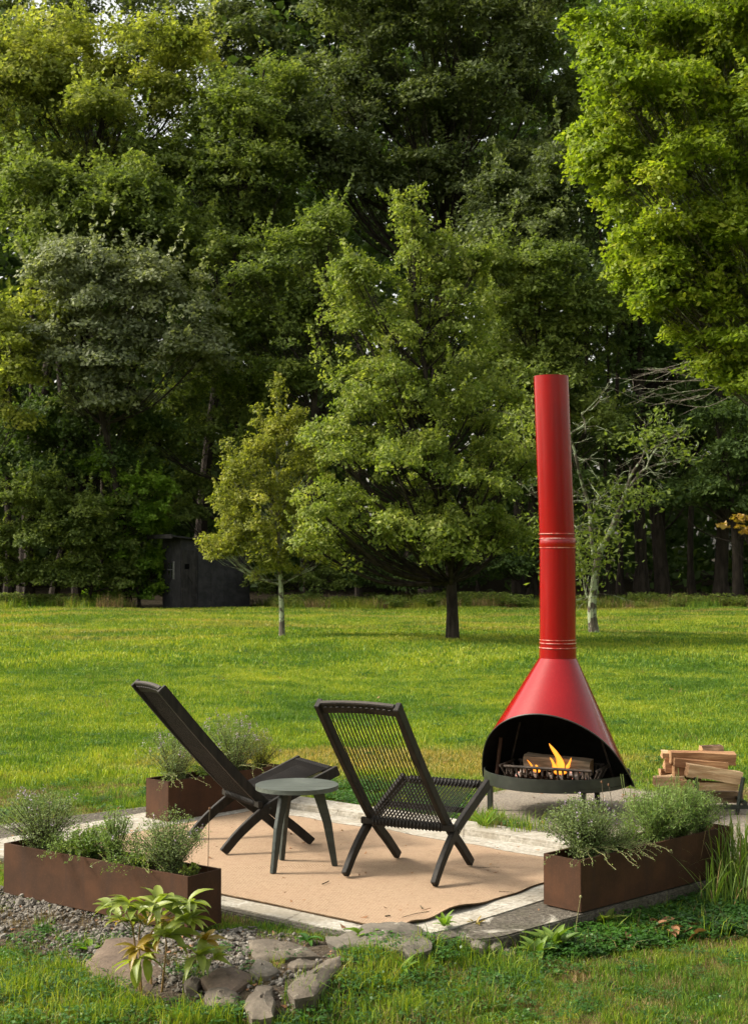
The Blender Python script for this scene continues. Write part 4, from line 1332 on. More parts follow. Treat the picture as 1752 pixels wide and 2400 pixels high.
tree('apple_tree', 'slender yellowish fruit tree with a pale thin trunk left of the big one', b,
     px_lobes(b, b[1], [(648, 925, 13, 50, 0, .18), (608, 985, 12, 38, 0, .16), (537, 1070, 10, 36, 0, .12), (655, 1040, 50, 55, 0, .5), (600, 1075, 55, 48, -.1, .6), (548, 1125, 32, 60, 0, .4), (700, 1000, 30, 50, 0, .4), (715, 1090, 60, 70, .1, .7), (620, 1160, 95, 75, 0, .9),
                        (545, 1215, 45, 55, 0, .6), (530, 1290, 55, 45, -.1, .6), (600, 1270, 80, 55, 0, .8), (690, 1230, 80, 75, .1, .9), (650, 1330, 50, 38, 0, .5), (498, 1275, 28, 18, 0, .2), (740, 1290, 60, 55, .3, .7)]),
     LEAVES['pear_yellow'], 400, .20, 60, .078, .042, .062, 102, M_BARK_GREY, flat=.7, up=.35, jitter=.45, droop=.1, rough=.4, shoots=70, spires=px_spires(b, b[1], [(655, 1050, 647, 872, .09, 330), (625, 1060, 603, 945, .07, 170), (545, 1130, 532, 1036, .05, 110), (515, 1160, 500, 1120, .05, 50), (700, 1000, 712, 960, .06, 70), (560, 1290, 478, 1262, .06, 120)]), group='fruit trees standing on the lawn', trunk_top=4.6, limb_r=.55)

# --- half bare dogwood behind the flue: branches follow the photograph
def bare_tree():
    b = gp(1392, 1490)
    Y = b[1]
    t = thing('half_bare_tree', 'leaning half bare tree with pale lichen covered branches right of the red flue', 'tree', (b[0], b[1], float(gz(*b)) - .04), 0, 'fruit trees standing on the lawn')
    off = Vector(t.location)
    pr = random.Random(33)
    def P(px, py, dy=0.0): return at(px, py, Y + dy) - off
    br = MB()
    def limb(pts, r0, r1, n=7):
        pth = catmull([P(*p) for p in pts], 4)
        m = len(pth) - 1
        br.tube(pth, [r0 + (r1 - r0) * i / m for i in range(m + 1)], n)
        return pth
    tr = MB()
    pth = catmull([P(1392, 1492), P(1386, 1430), P(1393, 1360), P(1402, 1300), P(1425, 1255), P(1447, 1205), P(1468, 1150)], 4)
    m = len(pth) - 1
    tr.tube(pth, [.105 - .055 * i / m + .05 * math.exp(-i * .9) for i in range(m + 1)], 9)
    tr.build('trunk', M_BARK_GREY, t, smooth=True)
    main = [pth[3:]]
    main.append(limb([(1468, 1150, 0), (1490, 1120, .1), (1510, 1100, .2), (1560, 1085, .4), (1630, 1077, .5)], .042, .008))
    main.append(limb([(1465, 1155, 0), (1480, 1110, -.2), (1500, 1080, -.3), (1512, 1050, -.4)], .038, .010))
    main.append(limb([(1512, 1100, .2), (1530, 1060, .3), (1560, 1035, .5), (1625, 1022, .7)], .022, .006))
    main.append(limb([(1390, 1300, 0), (1383, 1250, .2), (1380, 1190, .3), (1365, 1140, .2), (1352, 1090, 0), (1345, 1055, 0)], .045, .028))
    main.append(limb([(1345, 1055, 0), (1335, 1020, 0), (1355, 1005, 0), (1370, 990, .1), (1362, 968, .1), (1385, 960, .2)], .028, .006))
    main.append(limb([(1385, 1180, .2), (1350, 1175, .1), (1300, 1185, 0), (1250, 1160, 0), (1210, 1120, 0)], .032, .012))
    main.append(limb([(1380, 1230, .2), (1400, 1180, .1), (1412, 1160, .1)], .02, .006))
    main.append(limb([(1378, 1260, .2), (1350, 1235, .2)], .02, .008))
    main.append(limb([(1250, 1160, 0), (1235, 1080, 0), (1225, 1010, 0), (1215, 950, 0)], .02, .006))
    main.append(limb([(1395, 1370, 0), (1375, 1400, .3), (1362, 1330, .5), (1350, 1260, .6)], .02, .01))
    ends = []
    for pth in main[1:]:
        for k in range(11):
            s = pth[pr.randrange(2, len(pth))]
            d = Vector((pr.uniform(-1, 1), pr.uniform(-1, 1), pr.uniform(-.5, .8))).normalized()
            l = pr.uniform(.35, .95)
            m1 = s + d * l * .5 + Vector((0, 0, pr.uniform(-.08, .08)))
            e = s + d * l + Vector((0, 0, pr.uniform(-.25, .2)))
            br.tube([s, m1, e], [.008, .006, .003], 4, caps=False)
            ends.append(e)
            for q in range(3):
                d2 = (d + Vector((pr.uniform(-.9, .9), pr.uniform(-.9, .9), pr.uniform(-.6, .6)))).normalized()
                ss = s.lerp(e, pr.uniform(.4, .95))
                br.tube([ss, ss + d2 * pr.uniform(.12, .35)], [.004, .002], 3, caps=False)
    br.build('branches', M_BARK_GREY, t, smooth=True)
    rr = np.random.default_rng(34)
    spots = [(1470, 1170, 55, 30), (1520, 1165, 30, 20), (1400, 1260, 60, 60), (1350, 1290, 40, 50), (1500, 1030, 60, 25), (1560, 1010, 50, 20), (1590, 1060, 40, 20), (1440, 1150, 40, 25), (1230, 960, 45, 50), (1250, 1010, 30, 40), (1210, 1080, 40, 40), (1260, 1240, 50, 40), (1540, 970, 20, 15), (1350, 1340, 50, 35)]
    Cs, Ns, Ts = [], [], []
    for (px, py, rx, rz) in spots:
        n = int(rx * rz * .13) + 25
        c = P(px, py, rr.uniform(-.3, .3))
        q = rr.normal(size=(n, 3)) * np.array([rx * .75 * Y / F_PX, .45, rz * .75 * Y / F_PX])
        Cs.append(np.array(c) + q); Ns.append(np.array([0, 0, .6]) + rr.normal(size=(n, 3)) * .5); Ts.append(np.clip(rr.normal(.45 + (.35 if px < 1260 else 0), .2, n), 0, 1))
    V, Q, T = leaves(np.concatenate(Cs), np.concatenate(Ns), .13, .055, np.concatenate(Ts), rr)
    link('leaves', np_mesh('bare_tree_leaves', V, quads=Q, mat=LEAVES['maple_green'], tint=T), t)
bare_tree()

# --- big sunny maple reaching in from the right
b = (10.2, 27.5)
tree('maple_tree', 'sunlit yellow-green maple reaching in from the right edge of the picture', b,
     sublobes(px_lobes(b, b[1], [(1480, 60, 130, 90, 0, 1.6), (1600, 130, 150, 110, .5, 2.0), (1440, 190, 80, 80, -.5, 1.2), (1540, 260, 150, 100, 0, 1.8), (1700, 240, 140, 120, .5, 2.0), (1430, 390, 80, 60, -.3, 1.1), (1500, 420, 120, 90, 0, 1.6),
                        (1640, 420, 150, 110, .4, 2.0), (1500, 540, 90, 60, -.3, 1.2), (1600, 590, 130, 80, 0, 1.6), (1730, 560, 130, 100, .3, 1.8), (1600, 690, 90, 50, -.2, 1.2), (1700, 740, 110, 60, 0, 1.4), (1560, 620, 60, 40, -.4, .9), (1640, 800, 90, 40, 0, 1.0), (1720, 660, 90, 60, 0, 1.2), (1700, 850, 70, 40, 0, 1.0), (1560, 700, 60, 40, 0, .9), (1480, 640, 45, 35, 0, .7), (1750, 900, 60, 40, 0, 1), (1400, 330, 50, 45, 0, .8), (1400, 160, 50, 40, 0, .8),
                        (1850, 300, 180, 200, 0, 2.2), (1860, 620, 160, 160, 0, 2.0), (1750, 60, 160, 120, 0, 2.0)]), 1003, 4),
     LEAVES['sunny'], 1280, .36, 104, .105, .062, .30, 103, M_BARK_APPLE, flat=.42, shoots=240, sub=True, up=.7, jitter=.35, droop=.35, group='trees at the right side of the lawn', trunk_top=9.5, rough=.3, limb_drop=.10, limb_r=.3)
# tangled bare twigs hanging under the maple
def bare_twigs():
    t = thing('dead_branches', 'tangle of leafless grey twigs hanging below the sunny maple', 'branches', (8.4, 29.0, 4.0), 0)
    off = Vector(t.location); pr = random.Random(8)
    mb = MB()
    for k in range(14):
        px0, py0 = pr.uniform(1620, 1760), pr.uniform(830, 930)
        Y = 29 + pr.uniform(-1, 1)
        s = at(px0, py0, Y)
        l = pr.uniform(.8, 2.6)
        e = s + Vector((-l * pr.uniform(.6, 1), pr.uniform(-.4, .4), pr.uniform(-.35, .15) * l * .6))
        mid = s.lerp(e, .5) + Vector((0, 0, pr.uniform(-.3, .12)))
        pth = catmull([s - off, mid - off, e - off], 4)
        mb.tube(pth, [.010 - .007 * i / (len(pth) - 1) for i in range(len(pth))], 4, caps=False)
        for q in range(6):
            ss = pth[pr.randrange(2, len(pth))]
            mb.tube([ss, ss + Vector((pr.uniform(-.5, .1), pr.uniform(-.2, .2), pr.uniform(-.25, .15)))], [.005, .002], 3, caps=False)
    mb.build('twigs', M_TWIG, t, smooth=True)
bare_twigs()
# orange tipped twig at the right edge
tree('maple_sapling', 'small branch of orange and yellow maple leaves at the right edge of the lawn', (at(1790, 1300, 34).x, 34.0),
     px_lobes((at(1790, 1300, 34).x, 34.0), 34.0, [(1735, 1218, 30, 14, 0, .4), (1690, 1232, 14, 7, 0, .2), (1745, 1240, 20, 12, 0, .3)]), LEAVES['autumn'], 16, .14, 14, .15, .11, .03, 104, up=.7, group='trees at the right side of the lawn')

# --- woodland edge, front to back
def wood(label, px, Y, spec, mat, ncl, cr, nleaf, L, tr, seed, name='maple_tree', **kw):
    b = gbase(px, Y)
    kw.setdefault('flat', .42)
    kw.setdefault('limb_drop', .28); kw['sub'] = True
    kw.setdefault('shoots', int(ncl * .30))
    tree(name, label, b, sublobes(px_lobes(b, Y, spec), seed), LEAVES[mat], int(ncl * 1.42), cr * .70, int(nleaf * .88), L * .80, L * .80 * .56, tr, seed, group=EDGE, **kw)

wood('pale grey-green broad low tree at the left in front of the woods', 300, 49, [(190, 640, 110, 80, 0, 1.6), (330, 660, 110, 80, .3, 1.6), (420, 720, 120, 90, 0, 1.8), (200, 760, 150, 90, -.3, 2.0), (330, 830, 150, 90, 0, 2.0), (130, 850, 90, 80, 0, 1.5), (480, 830, 90, 80, .2, 1.4), (240, 920, 130, 70, 0, 1.6), (160, 590, 60, 40, 0, 1)], 'sage', 330, .85, 95, .21, .16, 201, name='grey_poplar')
wood('bright green maple branches low at the left edge of the woods', -60, 48, [(10, 800, 80, 70, 0, 1.5), (40, 870, 70, 60, 0, 1.4), (-40, 780, 90, 140, 0, 2.0), (-30, 960, 90, 90, 0, 1.6), (60, 720, 70, 50, 0, 1.3)], 'maple_yellow', 110, .8, 80, .21, .18, 202)
wood('leafy green maple at the left between the pale tree and the tall yellow one', 180, 52, [(170, 470, 130, 75, 0, 2.0), (310, 440, 110, 80, 0, 1.8), (120, 560, 120, 60, 0, 1.8), (270, 540, 150, 80, 0, 2.0), (430, 540, 90, 70, .5, 1.8), (60, 450, 100, 90, .5, 2.0), (380, 620, 110, 60, .6, 1.8)], 'maple_green', 300, 1.0, 95, .23, .22, 203)
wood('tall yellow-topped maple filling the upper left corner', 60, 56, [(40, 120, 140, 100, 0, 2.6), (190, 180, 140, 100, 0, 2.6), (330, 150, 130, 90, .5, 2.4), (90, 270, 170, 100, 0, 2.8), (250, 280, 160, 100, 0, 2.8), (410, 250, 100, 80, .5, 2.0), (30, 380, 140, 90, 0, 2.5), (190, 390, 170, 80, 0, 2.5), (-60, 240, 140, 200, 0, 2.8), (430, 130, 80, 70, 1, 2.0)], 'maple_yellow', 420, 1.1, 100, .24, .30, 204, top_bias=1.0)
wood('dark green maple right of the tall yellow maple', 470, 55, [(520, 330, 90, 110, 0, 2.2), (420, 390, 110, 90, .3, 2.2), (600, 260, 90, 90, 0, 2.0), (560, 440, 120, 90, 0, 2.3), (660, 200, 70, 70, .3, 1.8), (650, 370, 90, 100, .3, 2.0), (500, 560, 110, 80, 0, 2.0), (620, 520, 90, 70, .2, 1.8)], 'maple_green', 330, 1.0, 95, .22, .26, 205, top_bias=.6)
wood('tall dark oak standing behind the maples at the upper left', 330, 66, [(120, 20, 90, 60, 0, 3.0), (240, -30, 120, 70, 0, 3.0), (420, 40, 110, 60, 0, 3.0), (560, 80, 100, 80, 0, 3.0), (330, 100, 90, 50, 0, 2.6), (480, 160, 110, 60, 0, 2.6), (150, 90, 70, 40, 0, 2), (20, 30, 60, 60, 0, 2)], 'oak', 240, 1.15, 85, .26, .34, 206, name='oak_tree')
wood('second tall oak behind the maples near the top centre', 720, 64, [(640, 120, 110, 90, 0, 3.0), (760, 40, 120, 90, 0, 3.0), (700, 200, 110, 80, 0, 2.8), (620, -20, 110, 70, 0, 3.0), (820, 140, 100, 100, 0, 2.8), (870, 0, 120, 90, 0, 3)], 'oak', 270, 1.15, 90, .26, .34, 207, name='oak_tree')
wood('massive dark oak at the top centre behind the pear tree', 1000, 57, [(860, 60, 150, 120, 0, 3.0), (1010, 90, 150, 130, .3, 3.0), (1150, 80, 150, 130, .5, 3.0), (800, 230, 130, 110, -.3, 2.8), (950, 260, 150, 120, 0, 3.0), (1120, 270, 150, 120, .3, 3.0), (1260, 210, 130, 150, .6, 2.8), (760, 380, 120, 80, -.5, 2.4), (900, 430, 140, 80, -.3, 2.6), (1080, 440, 130, 90, 0, 2.6), (1230, 430, 120, 100, .3, 2.6), (700, 300, 80, 90, 0, 2), (1020, -60, 200, 80, 0, 3), (1280, 20, 120, 120, 0, 3)], 'oak', 760, 1.05, 105, .23, .42, 208, name='oak_tree', jitter=.4)
wood('medium green tree left of the pear tree with drooping sprays', 720, 50.5, [(700, 600, 120, 70, 0, 1.8), (620, 680, 110, 70, 0, 1.8), (560, 590, 70, 50, .3, 1.4), (650, 780, 140, 80, 0, 2.0), (760, 700, 110, 110, .3, 1.8), (560, 760, 80, 60, 0, 1.4), (720, 880, 120, 80, 0, 1.8), (740, 540, 60, 50, 0, 1.2)], 'maple_green', 300, .85, 90, .20, .18, 209)
wood('bluish green tree between the oak and the sunny maple', 1210, 53, [(1230, 470, 120, 90, 0, 2.0), (1160, 560, 120, 80, 0, 1.9), (1300, 560, 110, 100, .2, 2.0), (1330, 440, 100, 90, .4, 2.0), (1220, 640, 130, 80, -.2, 2.0)], 'oak', 280, .9, 90, .21, .24, 210, name='ash_tree')
wood('leafy green tree behind the red flue', 1250, 50, [(1180, 660, 110, 80, 0, 1.7), (1290, 700, 110, 80, 0, 1.7), (1220, 780, 140, 80, 0, 1.9), (1350, 800, 110, 80, .3, 1.7), (1180, 880, 120, 80, 0, 1.7), (1330, 900, 120, 80, 0, 1.7), (1420, 720, 80, 70, .5, 1.5), (1260, 990, 130, 80, 0, 1.7), (1380, 1000, 100, 70, 0, 1.5), (1290, 600, 70, 50, 0, 1.2)], 'maple_green', 400, .8, 90, .19, .2, 211)
wood('dark evergreen looking tree at the right behind the half bare tree', 1560, 52, [(1480, 620, 110, 110, 0, 2.0), (1600, 700, 120, 120, 0, 2.0), (1500, 830, 120, 100, 0, 2.0), (1640, 860, 110, 100, 0, 2.0), (1540, 980, 120, 90, 0, 2.0), (1660, 1010, 110, 90, .3, 1.8), (1450, 1080, 100, 70, 0, 1.6), (1560, 1120, 110, 60, 0, 1.6), (1720, 760, 100, 130, 0, 2.0), (1420, 500, 100, 100, .8, 2.0)], 'dark_green', 360, .85, 85, .19, .28, 212)
wood('dark leafy tree at the right edge of the woods', 1730, 49, [(1740, 980, 90, 80, 0, 1.6), (1700, 1090, 80, 70, 0, 1.5), (1790, 1080, 80, 100, 0, 1.6), (1640, 1160, 90, 45, .3, 1.4), (1740, 1180, 90, 50, 0, 1.4)], 'dark_green', 170, .7, 80, .18, .2, 213)
wood('shady maple behind the outhouse', 500, 51.5, [(560, 900, 100, 70, 0, 1.6), (440, 960, 110, 70, 0, 1.6), (520, 1040, 110, 60, 0, 1.6), (360, 1030, 110, 70, 0, 1.6), (440, 1150, 90, 50, .3, 1.4), (620, 980, 80, 60, .3, 1.4), (430, 1210, 50, 25, -1.0, 1.2)], 'maple_green', 250, .75, 85, .18, .16, 214)
wood('dark maple with low sprays at the left under the pale tree', 120, 50.5, [(60, 1000, 110, 70, 0, 1.8), (190, 980, 120, 70, 0, 1.8), (110, 1080, 120, 60, 0, 1.7), (260, 1080, 100, 60, 0, 1.6), (-30, 1080, 80, 80, 0, 1.6), (300, 970, 90, 60, .2, 1.5)], 'dark_green', 250, .8, 85, .19, .2, 215)
wood('low green shrub at the left end of the woods edge', 60, 48.3, [(20, 1180, 90, 60, 0, 1.4), (110, 1170, 90, 60, 0, 1.4), (70, 1250, 110, 50, 0, 1.4), (170, 1250, 80, 50, 0, 1.2), (-20, 1270, 60, 50, 0, 1.2), (20, 1345, 80, 45, 0, 1), (110, 1350, 80, 40, -.3, 1), (180, 1345, 60, 40, 0, 1)], 'maple_green', 240, .6, 90, .16, .08, 216, name='shrub')
wood('shrub of broad dark leaves between the left shrub and the outhouse', 210, 48.4, [(220, 1200, 80, 60, 0, 1.3), (270, 1280, 60, 50, 0, 1.1), (190, 1290, 60, 40, 0, 1.1), (140, 1210, 60, 50, 0, 1.0), (230, 1355, 60, 40, 0, .9), (290, 1350, 40, 40, 0, .9)], 'maple_green', 170, .55, 85, .16, .07, 217, name='shrub')
wood('bright green vine covered bush left of the outhouse', 330, 49.0, [(300, 1180, 55, 60, 0, 1.0), (350, 1150, 50, 50, 0, 1.0), (330, 1240, 60, 50, 0, 1.0), (350, 1320, 40, 50, 0, .9), (240, 1110, 60, 40, .4, 1), (305, 1330, 45, 40, 0, .9), (365, 1210, 35, 40, -.2, .8), (310, 1385, 50, 35, 0, .8), (350, 1390, 40, 30, 0, .8), (260, 1385, 50, 35, 0, .8)], 'bright', 260, .42, 90, .13, .06, 218, name='vine_bush')
wood('dark bush right of the outhouse behind the slender fruit tree', 650, 49.2, [(620, 1350, 50, 50, 0, 1.0), (680, 1360, 60, 50, 0, 1.0), (750, 1370, 70, 40, 0, 1.0), (640, 1270, 60, 60, .4, 1.2)], 'maple_green', 130, .45, 80, .13, .05, 219, name='shrub')
wood('tangled bush behind the pear tree trunk', 900, 49.6, [(860, 1360, 80, 45, 0, 1.0), (960, 1350, 80, 50, 0, 1.2), (1050, 1340, 80, 50, 0, 1.2), (820, 1290, 80, 60, .4, 1.3), (960, 1240, 100, 70, .6, 1.4)], 'dark_green', 190, .5, 80, .14, .06, 220, name='shrub')
wood('shady shrub behind the red flue at ground level', 1230, 49.4, [(1180, 1330, 80, 55, 0, 1.2), (1260, 1310, 80, 60, 0, 1.2), (1150, 1240, 80, 60, .3, 1.2), (1350, 1230, 90, 60, .3, 1.3), (1290, 1140, 120, 60, .4, 1.4)], 'dark_green', 190, .5, 80, .14, .06, 221, name='shrub')

# dark trunks standing inside the wood
TR = [(1310, 54, .16), (1372, 57, .13), (1500, 51.5, .24), (1556, 53, .11), (1620, 55, .13), (1690, 51, .27), (1730, 56, .15), (1450, 58, .12), (1422, 51.5, .09), (70, 50.6, .16), (115, 54, .10), (170, 53, .09), (236, 51.2, .085), (262, 55, .10), (20, 56, .15), (1120, 53, .08), (840, 56, .10), (960, 58, .14), (720, 57, .12)]
wordy = ['dark trunk just right of the red flue', 'thin trunk right of the half bare tree base', 'thick flaring dark trunk right of the half bare tree', 'slim trunk between the flaring trunk and the right edge', 'second slim trunk further right beyond the flaring one', 'thickest dark trunk near the right edge of the woods', 'dark trunk at the very right edge of the picture', 'dim trunk deep in the woods left of the flaring trunk', 'thin sapling trunk beside the half bare tree', 'thick dark trunk at the far left under the shrubs', 'second trunk from the left edge in the shade', 'thin trunk third from the left edge', 'slim greyish trunk left of the outhouse', 'thin dim trunk just left of the outhouse window', 'dim trunk at the very left edge of the picture', 'thin trunk in the shade right of the pear tree', 'thin dim trunk behind the left part of the pear tree', 'dim trunk deep behind the pear tree middle', 'dim trunk behind the slender apple tree']
for k, (px, Y, r) in enumerate(TR):
    if k in (10, 11, 13): continue
    Y += 1.5 if px < 400 else 0
    x = at(px, 1300, Y).x
    z = float(gz(x, Y))
    h = 9 + (k * 37 % 5)
    mb = MB()
    pth = [Vector((.06 * math.sin(i * .8 + k) * (i > 0), .05 * math.cos(i + k) * (i > 0), h * i / 9)) for i in range(10)]
    mb.tube(pth, [r * (1 - .6 * i / 9) * (1 + (.7 if i == 0 else 0)) for i in range(10)], 9)
    o = mb.build('tree_trunk', M_BARK if k != 12 else M_BARK_APPLE, None, smooth=True, loc=(x, Y, z - .08))
    tag(o, wordy[k], 'tree trunk', 'dark trunks standing inside the woods')

# the wood behind: reads as one dark mass
def wood_mass():
    rr = np.random.default_rng(77)
    ncl, nl = 2700, 42
    px = rr.uniform(-900, 2700, ncl)
    Y = rr.uniform(60, 84, ncl)
    x = (px - 876) / F_PX * Y
    topz = np.interp(px, [-900, 0, 120, 330, 480, 560, 640, 760, 900, 2700], [29, 27, 25, 22, 21, 22, 25, 29, 31, 31]) 
    z = rr.uniform(0, 1, ncl) ** 1.0 * topz + .6
    P = np.stack([x, Y, z], -1)
    # side and rear trees outside the frame keep the light under the canopy low
    cl = np.repeat(np.arange(ncl), nl)
    n = ncl * nl
    q = rr.normal(size=(n, 3)); q /= np.linalg.norm(q, axis=1, keepdims=True); q *= (rr.uniform(0, 1, n) ** .4)[:, None]
    C = P[cl] + q * np.array([1.7, 1.7, 1.0]) * rr.uniform(.7, 1.3, ncl)[cl][:, None]
    C[:, 2] -= .3 * (q[:, 0] ** 2 + q[:, 1] ** 2) * 1.3
    C[:, 2] = np.maximum(C[:, 2], .25)
    N = np.array([0, 0, .8]) + rr.normal(size=(n, 3)) * .6
    T = np.clip(rr.normal(.45, .2, ncl)[cl] + rr.normal(0, .12, n), 0, 1)
    V, Q, T = leaves(C, N, .46, .34, T * .8, rr)
    n2 = 52000
    px2 = rr.uniform(-900, 2700, n2); Y2 = rr.uniform(84, 92, n2)
    tz2 = np.interp(px2, [-900, 0, 120, 330, 480, 560, 640, 760, 900, 2700], [35, 33, 31, 26, 25, 27, 32, 38, 40, 40])
    C2 = np.stack([(px2 - 876) / F_PX * Y2, Y2, rr.uniform(0, 1, n2) * tz2 + .3], -1)
    V2, Q2, T2 = leaves(C2, np.array([0, -.7, .5]) + rr.normal(size=(n2, 3)) * .5, .85, .7, rr.uniform(0, .4, n2), rr)
    Q = np.concatenate([Q, Q2 + len(V)]); V = np.concatenate([V, V2]); T = np.concatenate([T, T2])
    o = link('far_woods', np_mesh('far_woods', V, quads=Q, mat=LEAVES['dark_green'], tint=T))
    tag(o, 'dense dark woodland filling the background behind the edge trees', 'woods', kind='stuff')
wood_mass()
def unseen_woods():
    """unseen woodland added beside and behind the view, for shade and dark reflections"""
    rr = np.random.default_rng(78)
    P = []
    def put(n, x0, x1, y0, y1, h):
        P.append(np.stack([rr.uniform(x0, x1, n), rr.uniform(y0, y1, n), rr.uniform(0, 1, n) * h + .8], -1))
    put(260, -36, -20, 60, 82, 17); put(330, 17, 34, 48, 80, 19)
    put(420, -52, -42, -30, 50, 13); put(420, 34, 46, -30, 48, 16); put(520, -52, 46, -42, -30, 15)
    P = np.concatenate(P); ncl = len(P); nl = 26
    cl = np.repeat(np.arange(ncl), nl); n = ncl * nl
    q = rr.normal(size=(n, 3)); q /= np.linalg.norm(q, axis=1, keepdims=True); q *= (rr.uniform(0, 1, n) ** .4)[:, None]
    C = P[cl] + q * np.array([2.2, 2.2, 1.4])
    C[:, 2] = np.maximum(C[:, 2], .25)
    N = np.array([0, 0, .6]) + rr.normal(size=(n, 3)) * .6
    V, Q, T = leaves(C, N, .75, .55, np.clip(rr.normal(.5, .2, ncl)[cl], 0, 1), rr)
    tag(link('unseen_woods', np_mesh('unseen_woods', V, quads=Q, mat=LEAVES['maple_green'], tint=T)), 'unseen woodland added round the clearing, beside and behind the view', 'woods', kind='stuff')
unseen_woods()
# ================================================================== HERBS IN THE PLANTERS
def herb(name, label, loc, rad, h, nst, nlf, L, W, mat, seed, cat='herb plant', lean=(0, 0), flowers=0, stem=None, wide=1.0, upright=0.0, group='herbs growing in the planter boxes', trail=0, pale=None):
    rr = np.random.default_rng(seed); pr = random.Random(seed)
    t = thing(name, label, cat, loc, 0, group)
    sm = MB(); Cs, Ns, Ts, Tips = [], [], [], []
    for k in range(nst):
        a = pr.uniform(0, 6.283); e = pr.random() ** .6
        d = Vector((math.cos(a) * e * wide, math.sin(a) * e, 0)) * rad + Vector((lean[0], lean[1], 0)) * h
        hh = h * (1 - .38 * e * e) * pr.uniform(.72, 1.12)
        s = Vector((math.cos(a) * rad * .15 * pr.random(), math.sin(a) * rad * .15 * pr.random(), 0))
        m1 = s + d * .35 + Vector((0, 0, hh * (.5 + upright * .1)))
        tip = s + d * pr.uniform(.85, 1.1) + Vector((0, 0, hh))
        pth = catmull([s, m1, tip], 5)
        sm.tube(pth, [.0022 - .0014 * i / (len(pth) - 1) for i in range(len(pth))], 3, caps=False)
        Tips.append(tip)
        tint0 = pr.gauss(.5, .16)
        for j in range(nlf):
            f = 1 - pr.random() ** 1.3 * .82
            x = f * (len(pth) - 1); i0 = min(int(x), len(pth) - 2)
            p = pth[i0].lerp(pth[i0 + 1], x - i0)
            jit = rad * .10
            Cs.append((p.x + pr.gauss(0, jit), p.y + pr.gauss(0, jit), p.z + pr.gauss(0, jit * .6)))
            Ts.append(min(1, max(0, tint0 + pr.gauss(0, .14) + .18 * (f - .6))))
    Cs, Ts = np.array(Cs), np.array(Ts)
    Ns = np.array([0, 0, .5 * (1 - upright)]) + rr.normal(size=Cs.shape) * (.6)
    V, Q, T = leaves(Cs, Ns, L, W, Ts, rr)
    link('foliage', np_mesh(name + '_leaves', V, quads=Q, mat=mat, tint=T), t)
    sm.build('stems', stem or M_STEM_BROWN, t)
    if flowers:
        F = np.array([Tips[pr.randrange(len(Tips))] for _ in range(flowers)])
        n = flowers * 7
        F = np.repeat(F, 7, 0) + rr.normal(0, .006, (n, 3)) + np.array([0, 0, 1]) * rr.uniform(0, .035, (n, 1))
        V, Q, T = leaves(F, rr.normal(size=(n, 3)), .009, .007, rr.uniform(0, 1, n), rr)
        link('blossoms', np_mesh(name + '_blossoms', V, quads=Q, mat=M_FLOWER, tint=T), t)
    if trail:
        tm = MB(); TC = []
        for k in range(trail):
            a = pr.uniform(-2.6, -.4)
            d = Vector((math.cos(a), math.sin(a), 0))
            p = Vector((0, 0, .06)); pts = [p.copy()]
            for i in range(9):
                p = p + (d + Vector((pr.uniform(-.5, .5), pr.uniform(-.5, .5), .35 - i * .10))) * rad * .19
                pts.append(p.copy())
            pth = catmull(pts, 2)
            tm.tube(pth, .0008, 3, caps=False)
            TC += [(q.x, q.y, q.z) for q in pth for _ in range(2)]
        tm.build('trailing_stems', M_STEM_STRAW, t)
        TC = np.array(TC) + rr.normal(0, .006, (len(TC), 3))
        V, Q, T = leaves(TC, rr.normal(size=TC.shape), L, W, rr.uniform(.4, 1, len(TC)), rr)
        link('trailing_leaves', np_mesh(name + '_trail', V, quads=Q, mat=mat, tint=T), t)
    return t
TH, LV, HB = LEAVES['thyme'], LEAVES['lavender'], LEAVES['herb_bright']
def pl(loc, f, g=.5): 
    x, y, z = loc(f, g); return (x, y, z)
# left planter, from the right end to the left end
herb('thyme_bush', 'rounded grey-green thyme bush at the right end of the left planter', pl(loc_L, .17), .17, .30, 150, 62, .0095, .0058, TH, 301, flowers=8, trail=0)
herb('parsley', 'small bright green sprouts at the near corner of the left planter', pl(loc_L, .06, .45), .06, .085, 24, 16, .014, .012, LEAVES['maple_green'], 302)
herb('rambling_savory', 'straggly pale herb with yellow trailing stems in the left planter', pl(loc_L, .33), .15, .17, 60, 34, .010, .006, HB, 303, trail=16)
herb('lavender', 'feathery lavender in the middle of the left planter', pl(loc_L, .46), .11, .27, 80, 44, .020, .0035, LV, 304, upright=.5, flowers=6)
herb('yarrow', 'yellow-green low herb left of the middle of the left planter', pl(loc_L, .60, .5), .13, .18, 70, 40, .016, .006, HB, 305, trail=5)
herb('winter_savory', 'dark stemmed low herb leaning over the rim of the left planter', pl(loc_L, .70, .35), .12, .15, 60, 40, .012, .005, LV, 306, trail=3)
herb('oregano_bush', 'large fine leaved bush at the left end of the left planter', pl(loc_L, .86), .23, .31, 170, 60, .0095, .0055, TH, 307, lean=(-.12, 0), flowers=22)
